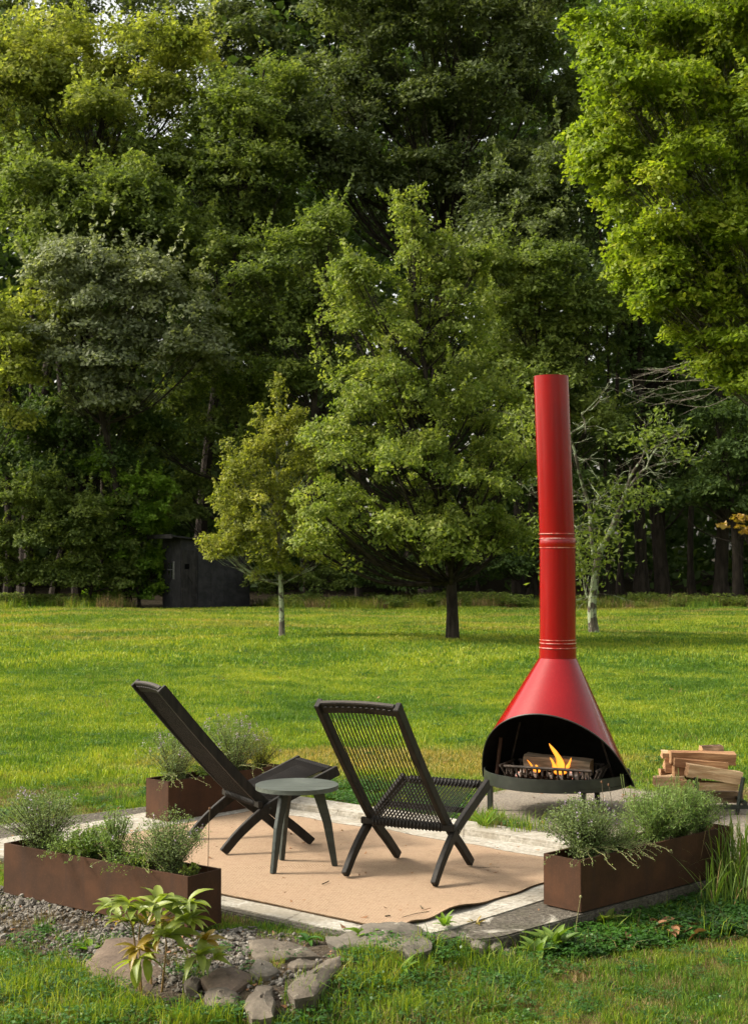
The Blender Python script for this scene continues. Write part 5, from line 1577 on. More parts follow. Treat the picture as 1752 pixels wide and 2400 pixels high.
# right planter
herb('catmint_bush', 'big grey-green catmint bush with lilac blossoms at the left end of the right planter', pl(loc_R, .15), .20, .30, 190, 64, .0105, .0065, TH, 311, flowers=40, lean=(-.08, 0), trail=9)
herb('thyme_mound', 'fine thyme spilling over the rim in the right planter', pl(loc_R, .30, .35), .15, .16, 90, 46, .0085, .005, TH, 312, trail=12)
herb('chives', 'small tuft of bright green chives in the right planter', pl(loc_R, .42), .065, .15, 70, 10, .040, .0035, LEAVES['bright'], 313, upright=.9)
herb('lavender', 'broad green lavender bush in the middle of the right planter', pl(loc_R, .60), .20, .30, 160, 58, .022, .0038, LV, 314, upright=.6, flowers=6)
herb('lavender', 'bushy lavender in front of the log pile in the right planter', pl(loc_R, .76), .20, .30, 150, 54, .022, .0038, LV, 315, upright=.6)
herb('rosemary', 'greyer low bush at the far end of the right planter', pl(loc_R, .90), .17, .24, 110, 50, .016, .0038, TH, 316, upright=.3)
# back planter
herb('catmint_bush', 'airy flowering herb at the left end of the back planter', pl(loc_B, .14), .24, .36, 110, 48, .0115, .006, TH, 321, flowers=45, lean=(-.05, 0), trail=7)
herb('yellow_herb', 'low yellow-green herb under the left chair back in the back planter', pl(loc_B, .42, .4), .14, .14, 50, 34, .013, .008, HB, 322, trail=3)
herb('catmint_bush', 'tall wispy herb with lilac flower tips in the middle of the back planter', pl(loc_B, .66), .25, .40, 130, 50, .0115, .006, TH, 323, flowers=60, lean=(-.03, 0), trail=4)
herb('sage_bush', 'reddish brown tipped herb at the right end of the back planter', pl(loc_B, .90), .16, .28, 70, 40, .0115, .006, LEAVES['pear_yellow'], 324, flowers=14)

def stalks(name, label, spots, hrange, mat, seed, cat='flower stalk', head=.006, headmat=None):
    pr = random.Random(seed)
    for k, (x, y, z) in enumerate(spots):
        h = pr.uniform(*hrange)
        t = thing(name, label if isinstance(label, str) else label[k], cat, (x, y, z), 0, 'dry flower stalks')
        bx, by = pr.uniform(-.06, .06), pr.uniform(-.04, .04)
        MB().tube(catmull([(0, 0, 0), (bx * .2, by * .3, h * .5), (bx, by, h)], 5), .0016, 4, caps=False).build('stalk', mat, t)
        MB().lathe([(.001, -.008), (head, -.003), (head * .9, .004), (.001, .009)], (bx, by, h), 8).build('seed_head', headmat or M_DEADLEAF, t, smooth=True)
p1, p2, p3, p4_ = pl(loc_R, .52, .8), pl(loc_R, .40, .8), pl(loc_R, .36, .9), pl(loc_L, .05, .9)
stalks('seed_stalk', ['dry brown stalk with a round seed head in front of the hearth leg', 'thin dry stalk with dark seed heads left of the lavender', 'short dry stalk between the catmint and the chives', 'pale upright flower stalk before the left chair leg'], [p1, p2, p3, p4_], (.24, .36), M_STEM_BROWN, 51)
# tall thin grass spikes above the lavender
rr_ = random.Random(9)
tk = thing('lavender_spikes', 'thin upright green flower spikes rising above the lavender before the log pile', 'flower spikes', pl(loc_R, .68))
for k in range(16):
    x, y, h = rr_.uniform(-.28, .24), rr_.uniform(-.10, .10), rr_.uniform(.30, .42)
    MB().tube([(x * .9, y + x * .9, 0), (x, y + x, h * .6), (x * 1.02 + rr_.uniform(-.02, .02), y + x, h)], [.0016, .0013, .0022], 4).build('spike', M_STEM_GREEN, tk)

# ================================================================== STONES
def rock(label, outline, z, thick, mat, seed, tilt=(0, 0), rough=.012, cat='stone', name='flat_stone'):
    cgx, cgy = gp(sum(p[0] for p in outline) / len(outline), sum(p[1] for p in outline) / len(outline), -.06)
    zz = max(z, float(gz(cgx, cgy)) + .034) if z < .0 else z
    pts = [gp(px, py, zz) for px, py in outline]
    cx = sum(p[0] for p in pts) / len(pts); cy = sum(p[1] for p in pts) / len(pts)
    bm = bmesh.new()
    # denser outline with small irregularities
    pr = random.Random(seed); o2 = []
    for i in range(len(pts)):
        a, b = Vector(pts[i]), Vector(pts[(i + 1) % len(pts)])
        m_ = max(2, int((b - a).length / .035))
        for j in range(m_):
            q = a.lerp(b, j / m_)
            if j: q += Vector((pr.uniform(-1, 1), pr.uniform(-1, 1))) * .006
            o2.append((q.x - cx, q.y - cy))
    rings = 7
    V, F = [], []
    n = len(o2)
    for r in range(rings):
        k = 1 - r / rings
        for (x, y) in o2:
            e = noise.noise(Vector((x * k * 5 + seed, y * k * 5, 0))) * rough * 1.0 + noise.noise(Vector((x * k * 17, y * k * 17, seed))) * rough * .6
            lay = round((e + .004 * r) / .005) * .005
            V.append((x * k, y * k, (lay * .7 + e * .3) - (.008 if r == 0 else 0) + tilt[0] * x * k + tilt[1] * y * k))
    V.append((0, 0, rough * .3)); c = len(V) - 1
    for r in range(rings - 1):
        for i in range(n):
            F.append((r * n + i, r * n + (i + 1) % n, (r + 1) * n + (i + 1) % n, (r + 1) * n + i))
    for i in range(n): F.append(((rings - 1) * n + i, (rings - 1) * n + (i + 1) % n, c))
    base = len(V)
    lv = 4
    for l in range(1, lv + 1):
        for i, (x, y) in enumerate(o2):
            jag = 1 + .02 * pr.uniform(-1, 1) - .02 * l
            zt_ = V[i][2]
            V.append((x * jag, y * jag, zt_ - thick * l / lv))
    def idx(l, i): return i % n if l == 0 else base + (l - 1) * n + i % n
    for l in range(lv):
        for i in range(n):
            F.append((idx(l, i + 1), idx(l, i), idx(l + 1, i), idx(l + 1, i + 1)))
    me = bpy.data.meshes.new(name); me.from_pydata(V, [], F); me.materials.append(mat)
    me.validate()
    bm.free()
    me.polygons.foreach_set('use_smooth', [True] * len(me.polygons)); me.set_sharp_from_angle(angle=R(28))
    o = link(name, me, None, (cx, cy, zz))
    bm2 = bmesh.new(); bm2.from_mesh(me); bmesh.ops.recalc_face_normals(bm2, faces=bm2.faces); bm2.to_mesh(me); bm2.free()
    return tag(o, label, cat, 'flat stones at the foot of the patio')
rock('big tilted brown flat stone beneath the peony', [(198, 2258), (248, 2216), (300, 2208), (372, 2222), (386, 2240), (372, 2282), (338, 2310), (268, 2296), (210, 2278)], -.045, .10, M_STONE_A, 1, (.0, .10))
rock('large grey lichened stone lying against the front corner of the concrete', [(762, 2196), (800, 2184), (850, 2162), (905, 2160), (985, 2170), (1012, 2212), (1010, 2222), (960, 2232), (925, 2222), (860, 2212), (790, 2216), (766, 2206)], .02, .085, M_STONE_B, 2, (0, .02), .022)
rock('flat grey-brown stone left of the big lichened stone', [(580, 2206), (640, 2204), (700, 2212), (752, 2238), (700, 2240), (640, 2246), (605, 2252), (590, 2236)], -.035, .06, M_STONE_C, 3, (.0, .06))
rock('long sloping stone half grown over with grass below the lichened stone', [(672, 2312), (700, 2284), (760, 2256), (800, 2244), (800, 2262), (770, 2290), (735, 2322), (690, 2328)], -.065, .06, M_STONE_C, 4, (.03, .06))
rock('small rounded stone in the middle of the stone group', [(582, 2268), (600, 2252), (640, 2262), (655, 2272), (628, 2282), (592, 2280)], -.055, .05, M_STONE_B, 5, (0, .05))
rock('pale olive slab of stone at the lower left of the stone group', [(470, 2292), (505, 2276), (545, 2276), (588, 2284), (592, 2292), (560, 2306), (540, 2318), (490, 2310)], -.06, .05, M_STONE_A, 6, (0, .08))
rock('brown slab of stone just below the pale olive one', [(488, 2322), (540, 2316), (560, 2330), (552, 2348), (500, 2352), (478, 2336)], -.085, .05, M_STONE_C, 7, (0, .08))
rock('low buried stone at the bottom of the stone group', [(570, 2352), (600, 2314), (640, 2314), (646, 2346), (640, 2372), (590, 2374)], -.10, .05, M_STONE_C, 8, (0, .1))
rock('little mossy stone between the flat stones', [(676, 2252), (720, 2246), (760, 2252), (740, 2264), (690, 2270), (678, 2264)], -.06, .04, M_STONE_C, 9)
rock('grey shard of stone left of the broken concrete corner', [(1100, 2206), (1125, 2200), (1142, 2212), (1130, 2222), (1108, 2220)], -.05, .05, M_STONE_B, 10)
rock('small pale rubble stone beside the broken concrete corner', [(1146, 2196), (1170, 2198), (1176, 2214), (1156, 2224), (1142, 2214)], -.045, .05, M_STONE_B, 11)
rock('pale rubble stone lying in the grass below the broken corner', [(1170, 2226), (1196, 2220), (1214, 2232), (1196, 2244), (1172, 2240)], -.07, .05, M_STONE_B, 12)
rock('small stone at the edge of the gravel left of the olive slab', [(430, 2300), (452, 2290), (474, 2298), (462, 2314), (436, 2314)], -.07, .04, M_STONE_C, 13)

# ================================================================== SCATTER (grass, gravel): one object each, real geometry instanced on points
SRC = bpy.data.collections.new('sources_unlinked')
def scatter(name, label, cat, pts, rots, scales, picks, meshes, tiltv=None):
    coll = bpy.data.collections.new(name + '_pieces')
    for k, me in enumerate(meshes):
        o = bpy.data.objects.new('%s_piece_%02d' % (name, k), me)
        coll.objects.link(o)
    me = bpy.data.meshes.new(name)
    me.vertices.add(len(pts)); me.vertices.foreach_set('co', np.asarray(pts, np.float32).ravel())
    for nm, arr, ty in (('rz', rots, 'FLOAT'), ('sc', scales, 'FLOAT'), ('pick', picks, 'INT'), ('tx', tiltv[:, 0] if tiltv is not None else np.zeros(len(pts)), 'FLOAT'), ('ty', tiltv[:, 1] if tiltv is not None else np.zeros(len(pts)), 'FLOAT')):
        a = me.attributes.new(nm, ty, 'POINT')
        a.data.foreach_set('value', np.asarray(arr, np.int32 if ty == 'INT' else np.float32))
    o = link(name, me)
    ng = bpy.data.node_groups.new(name + '_nodes', 'GeometryNodeTree')
    ng.interface.new_socket('Geometry', in_out='INPUT', socket_type='NodeSocketGeometry')
    ng.interface.new_socket('Geometry', in_out='OUTPUT', socket_type='NodeSocketGeometry')
    N, Lk = ng.nodes, ng.links
    gi, go = N.new('NodeGroupInput'), N.new('NodeGroupOutput')
    ci = N.new('GeometryNodeCollectionInfo'); ci.inputs['Collection'].default_value = coll
    ci.inputs['Separate Children'].default_value = True; ci.inputs['Reset Children'].default_value = True
    iop = N.new('GeometryNodeInstanceOnPoints'); iop.inputs['Pick Instance'].default_value = True
    def attr(nm, dt):
        a = N.new('GeometryNodeInputNamedAttribute'); a.data_type = dt; a.inputs['Name'].default_value = nm
        return a.outputs[0]
    cx = N.new('ShaderNodeCombineXYZ')
    Lk.new(attr('rz', 'FLOAT'), cx.inputs[2]); Lk.new(attr('tx', 'FLOAT'), cx.inputs[0]); Lk.new(attr('ty', 'FLOAT'), cx.inputs[1])
    e2r = N.new('FunctionNodeEulerToRotation'); Lk.new(cx.outputs[0], e2r.inputs[0])
    Lk.new(gi.outputs[0], iop.inputs['Points']); Lk.new(ci.outputs[0], iop.inputs['Instance'])
    Lk.new(attr('pick', 'INT'), iop.inputs['Instance Index']); Lk.new(e2r.outputs[0], iop.inputs['Rotation'])
    sc_ = N.new('ShaderNodeCombineXYZ'); s = attr('sc', 'FLOAT')
    for i in range(3): Lk.new(s, sc_.inputs[i])
    Lk.new(sc_.outputs[0], iop.inputs['Scale'])
    Lk.new(iop.outputs[0], go.inputs[0])
    md = o.modifiers.new('scatter', 'NODES'); md.node_group = ng
    return tag(o, label, cat, kind='stuff')

def blade_patch(name, seed, n, rad, hmin, hmax, w, mat, lean=.5, tint=(0, 1), curl=.5):
    rr = np.random.default_rng(seed)
    a = rr.uniform(0, 6.283, n); r = rad * np.sqrt(rr.uniform(0, 1, n))
    bx, by = r * np.cos(a), r * np.sin(a)
    h = rr.uniform(hmin, hmax, n) * rr.uniform(.6, 1.1, n)
    d = rr.uniform(0, 6.283, n); ln = np.abs(rr.normal(0, lean, n)) * h
    dx, dy = np.cos(d) * ln, np.sin(d) * ln
    f = rr.uniform(0, 6.283, n); wx, wy = np.cos(f) * w / 2 * rr.uniform(.6, 1.3, n), np.sin(f) * w / 2 * rr.uniform(.6, 1.3, n)
    B = np.stack([bx, by, np.full(n, -.012)], -1)
    M_ = B + np.stack([dx * .35, dy * .35, h * .62 + .012], -1)
    hh = h * (1 - curl * .35 * (ln / h) ** 2)
    T = B + np.stack([dx, dy, hh + .012], -1)
    Wv = np.stack([wx, wy, np.zeros(n)], -1)
    V = np.stack([B - Wv, B + Wv, M_ + Wv * .85, M_ - Wv * .85, T], 1).reshape(-1, 3)
    i = np.arange(n) * 5
    Q = np.stack([i, i + 1, i + 2, i + 3], -1); Tr = np.stack([i + 3, i + 2, i + 4], -1)
    return np_mesh(name, V, quads=Q, tris=Tr, mat=mat, tint=np.repeat(np.clip(rr.uniform(tint[0], tint[1], n), 0, 1), 5))

def clover_patch(name, seed, n, rad, h, s, mat):
    rr = np.random.default_rng(seed)
    a = rr.uniform(0, 6.283, n); r = rad * np.sqrt(rr.uniform(0, 1, n))
    z = rr.uniform(.3, 1, n) * h
    C = np.stack([r * np.cos(a), r * np.sin(a), z], -1)
    n3 = n * 3
    C3 = np.repeat(C, 3, 0); ang = np.tile(np.array([0, 2.09, 4.19]), n) + np.repeat(rr.uniform(0, 6.28, n), 3)
    C3 += np.stack([np.cos(ang) * s * .5, np.sin(ang) * s * .5, rr.normal(0, s * .12, n3)], -1)
    N = np.array([0, 0, 1.0]) + rr.normal(size=(n3, 3)) * .32
    V, Q, T = leaves(C3, N, s, s * .85, np.repeat(rr.uniform(.1, .8, n), 3), rr)
    return np_mesh(name, V, quads=Q, mat=mat, tint=T)

PATCH = {
 'near': [blade_patch('lawn_tuft', 400 + k, 190, .14, .010, .034, .0032, M_BLADE, 1.0) for k in range(5)] + [blade_patch('dry_lawn_tuft', 406, 130, .13, .008, .028, .0030, M_DRY, 1.3)],
 'mid': [blade_patch('lawn_tuft', 410 + k, 220, .26, .018, .050, .0060, M_BLADE, .7) for k in range(4)],
 'far': [blade_patch('lawn_tuft', 420 + k, 240, .60, .03, .08, .013, M_BLADE, .7) for k in range(3)],
}
bad = []
def allowed(x, y, extra=()):
    ok = ~(pip(x, y, SLAB) | pip(x, y, PAD))
    for p in extra: ok &= ~pip(x, y, p)
    return ok
def wedge(y0, y1, dens, seed, margin=.6):
    """random points over the part of the ground in and a little around the view"""
    rr = np.random.default_rng(seed)
    area = .26 * (y1 * y1 - y0 * y0) * 2 + 2 * margin * (y1 - y0)
    n = int(area * dens)
    y = np.sqrt(rr.uniform(y0 * y0, y1 * y1, n))
    half = y * .265 + margin
    x = rr.uniform(-1, 1, n) * half
    return x, y, rr
def near_bed(x, y):
    return pip(x, y, BED)
STONEPOLY = [[gp(px, py, -.05) for px, py in o] for o in ([(198, 2258), (300, 2208), (386, 2240), (338, 2310), (210, 2278)], [(762, 2196), (850, 2162), (985, 2170), (1010, 2222), (925, 2222), (766, 2206)], [(580, 2206), (700, 2212), (752, 2238), (605, 2252)], [(672, 2312), (760, 2256), (800, 2250), (735, 2322)], [(470, 2292), (545, 2276), (592, 2292), (540, 2318)], [(488, 2322), (540, 2316), (552, 2348), (500, 2352)])]
x, y, rr = wedge(4.9, 11.5, 105, 501)
ok = allowed(x, y, STONEPOLY) & (~near_bed(x, y) | (rr.uniform(0, 1, len(x)) < .05))
thin = np.array([noise.noise(Vector((a * 1.7, b * 1.7, 3))) for a, b in zip(x, y)])
ok &= (thin + rr.uniform(-.5, .5, len(x))) > -.42
x, y, thin = x[ok], y[ok], thin[ok]
scatter('lawn_grass_near', 'short yellow-green lawn grass around the patio', 'grass', np.stack([x, y, gz(x, y)], -1), rr.uniform(0, 6.28, len(x)), rr.uniform(.6, 1.25, len(x)), np.where(thin + rr.uniform(-.45, .45, len(x)) < np.where(y < 6.6, .0, -.12), 5, rr.integers(0, 5, len(x))), PATCH['near'], rr.normal(0, .08, (len(x), 2)))
x, y, rr = wedge(11.3, 23, 22, 502)
ok = allowed(x, y); x, y = x[ok], y[ok]
scatter('lawn_grass_middle', 'mown lawn grass between the patio and the fruit trees', 'grass', np.stack([x, y, gz(x, y)], -1), rr.uniform(0, 6.28, len(x)), rr.uniform(.7, 1.2, len(x)), rr.integers(0, 4, len(x)), PATCH['mid'], rr.normal(0, .05, (len(x), 2)))
x, y, rr = wedge(22.5, 47.5, 4.2, 503, 2.0)
scatter('lawn_grass_far', 'mown lawn grass in front of the woods', 'grass', np.stack([x, y, gz(x, y)], -1), rr.uniform(0, 6.28, len(x)), rr.uniform(.7, 1.2, len(x)), rr.integers(0, 3, len(x)), PATCH['far'], rr.normal(0, .03, (len(x), 2)))
# rank unmown strip along the wood
RANK = [blade_patch('rank_tuft', 430 + k, 150, .45, .15, .45, .014, M_BLADE if k else M_DRY, .5) for k in range(3)] + [blade_patch('rank_tuft', 434, 60, .4, .2, .6, .012, M_DRY, .4)] + [clover_patch('rank_weed', 435, 130, .45, .45, .07, LEAVES['maple_green'])]
rr = np.random.default_rng(504)
n = 900
x = rr.uniform(-15, 15, n); y = 48.6 + rr.normal(0, .8, n) + .35 * np.sin(x * .8)
kp = ~((x > -8.2) & (x < -3.2) & (y < 50)); x, y = x[kp], y[kp]; n = len(x)
scatter('rank_grass', 'tall unmown grass and weeds along the foot of the woods', 'tall grass', np.stack([x, y, gz(x, y)], -1), rr.uniform(0, 6.28, n), rr.uniform(.5, 1.1, n), rr.choice(5, n, p=[.12, .30, .25, .08, .25]), RANK)
# longer grass and weeds in front of the stones and round the slab edge
TUFT = [blade_patch('long_tuft', 440 + k, 46, .07, .045, .125, .0042, M_BLADE, .65) for k in range(3)] + [clover_patch('clover', 444 + k, 60, .12, .05 + .02 * k, .017, M_WEED) for k in range(2)] + [blade_patch('dry_tuft', 447, 50, .10, .04, .12, .0022, M_DRY, 1.0)]
pts = []
rr = np.random.default_rng(505)
def fill(poly, n, weights, sc=(.6, 1.1), dz=0.0):
    P = np.array(poly)
    c = 0; out = []
    while c < n:
        q = rr.uniform(P.min(0), P.max(0), (n * 3, 2)); q = q[pip(q[:, 0], q[:, 1], poly)]
        out.append(q); c += len(q)
    q = np.concatenate(out)[:n]
    pk = rr.choice(len(weights), n, p=np.array(weights) / sum(weights))
    pts.append(np.column_stack([q, gz(q[:, 0], q[:, 1]) + dz, pk, rr.uniform(*sc, n)]))
G = lambda L: [gp(a, b, -.1) for a, b in L]
fill(G([(0, 2265), (200, 2290), (380, 2385), (640, 2395), (740, 2345), (860, 2275), (1060, 2240), (1240, 2225), (1240, 2330), (1000, 2420), (0, 2420)]), 430, [3, 3, 3, 1.6, 1.6, 1.8])
fill(G([(1240, 2200), (1480, 2120), (1752, 2030), (1752, 2180), (1500, 2210), (1300, 2250)]), 560, [.25, .25, .25, 5, 5, .2], (.7, 1.3))
fill(G([(1100, 2180), (1240, 2180), (1300, 2240), (1100, 2260)]), 80, [2, 2, 2, 1, 1, 1])
fill(G([(1000, 2300), (1752, 2200), (1752, 2400), (900, 2420)]), 330, [2, 2, 2, .8, .8, 2.6], (.4, .8))
fill(G([(0, 2170), (230, 2200), (400, 2270), (600, 2260), (760, 2280), (640, 2350), (300, 2350), (0, 2260)]), 130, [.5, .5, .5, 1, 1, 5], (.4, .8))
fill([(.62, 9.2), (.95, 9.0), (1.05, 9.25), (.85, 9.6), (.60, 9.7)], 22, [4, 4, 4, 1, 1, 1], (.8, 1.3), .04)
fill([(-2.9, 9.3), (-1.5, 10.9), (-.8, 11.2), (-1.0, 11.5), (-3.2, 9.7)], 120, [2, 2, 2, 2, 2, .5], (.6, 1.0))
fill([(-.8, 10.85), (.55, 9.72), (.75, 10.5), (.2, 11.2), (-.9, 11.4)], 150, [.6, .6, .6, 4, 4, .5], (.7, 1.1))
P5 = np.concatenate(pts)
keep = allowed(P5[:, 0], P5[:, 1], STONEPOLY) | (P5[:, 1] > 8.9)
P5 = P5[keep]
scatter('weeds_and_long_grass', 'longer grass, clover and dry blades round the stones and the patio edge', 'weeds', P5[:, :3], rr.uniform(0, 6.28, len(P5)), P5[:, 4], P5[:, 3].astype(int), TUFT)

rr = np.random.default_rng(909)
x, y, _r = wedge(9.5, 34, 2.2, 910, 1.0)
ok = allowed(x, y); x, y = x[ok], y[ok]; n = len(x)
scatter('lawn_weeds', 'clover and coarse tufts growing through the mown lawn', 'weeds', np.stack([x, y, gz(x, y)], -1), rr.uniform(0, 6.28, n), rr.uniform(.5, 1.1, n), rr.choice(6, n, p=[.15, .15, .1, .25, .15, .2]), TUFT)

# gravel
def pebble(seed):
    pr = random.Random(seed)
    bm = bmesh.new(); bmesh.ops.create_icosphere(bm, subdivisions=1, radius=1)
    s = Vector((pr.uniform(.7, 1.3), pr.uniform(.6, 1.0), pr.uniform(.35, .7)))
    for v in bm.verts:
        k = pr.uniform(.78, 1.15)
        v.co = Vector((v.co.x * s.x, v.co.y * s.y, v.co.z * s.z)) * k
    me = bpy.data.meshes.new('pebble'); bm.to_mesh(me); bm.free(); me.materials.append(M_PEBBLE)
    return me
PEB = [pebble(600 + k) for k in range(8)]
rr = np.random.default_rng(606)
q = rr.uniform((-2.9, 5.6), (.7, 8.3), (52000, 2)); q = q[pip(q[:, 0], q[:, 1], BED)]
dn = np.array([noise.noise(Vector((a * 2.2, b * 2.2, 7))) for a, b in q])
vv = (q[:, 0] - A0.x) * VD.x + (q[:, 1] - A0.y) * VD.y
q = q[(dn + rr.uniform(-.5, .6, len(q)) + np.where((vv < -1.12) | (q[:, 0] > -.55), -.62, .15)) > -.05]
sc = rr.gamma(3.0, .0024, len(q)) + .003
scatter('gravel', 'loose grey and white gravel in front of the left planter', 'gravel', np.column_stack([q, gz(q[:, 0], q[:, 1]) + .014 + sc * .3]), rr.uniform(0, 6.28, len(q)), sc, rr.integers(0, 8, len(q)), PEB, rr.normal(0, .4, (len(q), 2)))
# leaf litter and crumbs on bed, slab and pad
LIT = []
for k in range(4):
    r2 = np.random.default_rng(700 + k)
    V, Q, T = leaves(np.zeros((1, 3)), np.array([[0, .2, 1.0]]), 2.2, 1.1, np.array([.2 + .2 * k]), r2, .4)
    LIT.append(np_mesh('litter_leaf', V, quads=Q, mat=M_DEADLEAF, tint=T))
q = rr.uniform((-2.6, 5.2), (3.3, 11.0), (5200, 2))
inb = pip(q[:, 0], q[:, 1], BED); ins = pip(q[:, 0], q[:, 1], SLAB); inp = pip(q[:, 0], q[:, 1], PAD)
u_ = rr.uniform(0, 1, len(q))
keep = (inb & (u_ < .9)) | (ins & (u_ < .12)) | (inp & (u_ < .18)) | (~inb & ~ins & ~inp & (u_ < .05) & (q[:, 1] < 7.5))
q, ins, inp = q[keep], ins[keep], inp[keep]
z = np.where(ins | inp, .017, gz(q[:, 0], q[:, 1]) + .02)
scatter('leaf_litter', 'small dry leaf crumbs scattered over the gravel and the rug', 'leaf litter', np.column_stack([q, z]), rr.uniform(0, 6.28, len(q)), rr.gamma(2.5, .0026, len(q)) + .002, rr.integers(0, 4, len(q)), LIT, rr.normal(0, .3, (len(q), 2)))

x, y, _r = wedge(6.0, 40, .55, 912, 1.0)
ok = allowed(x, y); x, y = x[ok], y[ok]; n = len(x)
scatter('fallen_leaves', 'scattered dry leaves lying on the lawn', 'fallen leaves', np.stack([x, y, gz(x, y) + .022], -1), rr.uniform(0, 6.28, n), rr.uniform(.010, .028, n), rr.integers(0, 4, n), LIT, rr.normal(0, .35, (n, 2)))
# ================================================================== PEONY
def leaf_blade(name, mat, L=1.0, W=.34, seed=0, droop=.35):
    rr = random.Random(seed)
    n = 7; vs, fs = [], []
    for i in range(n + 1):
        t = i / n
        w = W / 2 * (math.sin(math.pi * min(1, t ** .8)) ** .85) * (1 + .05 * math.sin(t * 9 + seed))
        z = .18 * math.sin(t * 1.6) - droop * t * t
        cup = .35 * w
        vs += [(L * t, -w, z + cup), (L * t, -w * .5, z + cup * .25), (L * t, 0, z - .0), (L * t, w * .5, z + cup * .25), (L * t, w, z + cup)]
    for i in range(n):
        for k in range(4): fs.append((i * 5 + k, i * 5 + k + 1, i * 5 + 6 + k, i * 5 + 5 + k))
    mb = MB(); mb.add(vs, fs)
    me = mb.mesh(name, mat, False)
    me.polygons.foreach_set('use_smooth', [True] * len(me.polygons))
    a = me.attributes.new('tint', 'FLOAT', 'POINT'); a.data.foreach_set('value', [rr.uniform(.3, .75)] * len(me.vertices))
    return me
def peony():
    bx, by = gp(345, 2352, -.10)
    base = Vector((bx, by, -.11))
    t = thing('peony_plant', 'leggy yellow-green peony in front of the left planter', 'plant', base)
    pr = random.Random(21)
    fresh = [leaf_blade('leaf', LEAVES['peony'], 1, .34, k, .2 + .14 * k) for k in range(5)]
    old = [leaf_blade('leaf', LEAVES['peony_old'], 1, .32, 9 + k, .3 + .2 * k) for k in range(2)]
    Yb = by
    def P(px, py, dy=0.0): return at(px, py, Yb + dy) - base
    stems = [
        [(334, 2362, 0), (330, 2290, 0), (326, 2200, .05), (331, 2160, .05)],
        [(378, 2340, .05), (385, 2270, .05), (390, 2210, .1), (380, 2150, .15)],
        [(331, 2365, .0), (320, 2250, .08), (310, 2170, .1), (290, 2130, .12)],
        [(355, 2310, .12), (352, 2240, .15), (352, 2190, .2), (400, 2140, .22)]]
    heads = []
    for s in stems:
        pth = catmull([P(*q) for q in s], 4)
        MB().tube(pth, [.0052 - .0024 * i / (len(pth) - 1) for i in range(len(pth))], 6).build('stem', M_STEM_RED, t, smooth=True)
    # petioles that end in whorls of leaves: (start, end, n leaves, size, old)
    W = [((331, 2160, .05), (300, 2118, .0), 6, .085, 0), ((331, 2162, .05), (318, 2135, -.04), 5, .085, 0), ((331, 2160, .05), (372, 2116, .08), 7, .10, 0), ((328, 2190, .05), (352, 2138, -.02), 4, .09, 0),
         ((380, 2150, .15), (378, 2120, .12), 5, .09, 0), ((380, 2152, .15), (440, 2118, .1), 7, .085, 0), ((382, 2170, .1), (438, 2158, .05), 7, .10, 0), ((385, 2190, .1), (400, 2190, .0), 5, .09, 0),
         ((326, 2215, .05), (325, 2225, -.02), 5, .085, 2), ((326, 2205, .05), (372, 2195, .02), 6, .09, 1), ((390, 2235, .1), (480, 2205, .1), 6, .085, 2), ((390, 2245, .1), (465, 2240, .0), 6, .09, 0),
         ((390, 2240, .1), (500, 2248, .06), 5, .085, 1), ((320, 2190, .08), (262, 2128, .08), 5, .08, 0), ((328, 2240, .0), (330, 2248, -.05), 3, .10, 0), ((310, 2170, .1), (300, 2160, .14), 5, .085, 1), ((352, 2190, .2), (395, 2168, .18), 6, .09, 1), ((380, 2150, .15), (415, 2135, .2), 6, .085, 0), ((331, 2160, .05), (345, 2170, .12), 5, .085, 1)]
    for (a, b_, n, sz, kind) in W:
        p0, p1 = P(*a), P(*b_)
        mid = p0.lerp(p1, .5) + Vector((0, 0, -.012))
        MB().tube(catmull([p0, mid, p1], 3), .0020, 5).build('leaf_stalk', M_STEM_GREEN, t, smooth=True)
        hd = (p1 - p0); hd.z = 0
        ah = math.atan2(hd.y, hd.x) if hd.length > .01 else pr.uniform(0, 6)
        n += 3
        for k in range(n):
            an = ah + (k - (n - 1) / 2) * (4.4 / n) + pr.uniform(-.25, .25)
            me = old[pr.randrange(2)] if (kind == 2 or (kind == 1 and pr.random() < .35)) else fresh[pr.randrange(5)]
            s = sz * pr.uniform(.78, 1.22)
            s *= 1.22
            o = link('leaf', me, t, p1 + Vector((0, 0, pr.uniform(-.004, .004))), (pr.uniform(-.5, .5), pr.uniform(-.75, .25), an), (s, s, s))
    for k, (px, py, L_, an, tl) in enumerate([(322, 2250, .115, -1.6, 1.25), (340, 2245, .10, -1.0, 1.1), (330, 2215, .09, -.3, .2), (345, 2210, .085, .3, .1)]):
        link('leaf', fresh[1], t, P(px, py, -.02), (0, tl, an), (L_, L_ * 1.3, L_))
peony()

# ================================================================== SMALL WEEDS, TALL GRASS, DEAD LEAVES, TWIGS
def rosette(name, label, x, y, z, n, L, W, mat, seed, up=.6, cat='weed', group='leafy weeds around the patio'):
    pr = random.Random(seed)
    t = thing(name, label, cat, (x, y, z), 0, group)
    mes = [leaf_blade('leaf', mat, 1, W, seed + k, .25 + .2 * k) for k in range(3)]
    for k in range(n):
        an = k * 2.4 + pr.uniform(-.3, .3)
        s = L * pr.uniform(.65, 1.15)
        link('leaf', mes[k % 3], t, (0.004 * math.cos(an), .004 * math.sin(an), 0), (pr.uniform(-.2, .2), -up * pr.uniform(.5, 1.3), an), (s, s, s))
    return t
x, y = gp(1300, 2235, -.1)
rosette('dandelion', 'big leafy dandelion clump in front of the right planter corner', x, y, float(gz(x, y)) + .02, 20, .155, .36, LEAVES['herb_bright'], 61, 1.0)
x, y = gp(1262, 2248, -.1)
rosette('dandelion', 'smaller dandelion just left of the big clump', x, y, float(gz(x, y)) + .02, 12, .12, .34, LEAVES['herb_bright'], 62, .95)
x, y = gp(215, 2158, -.06)
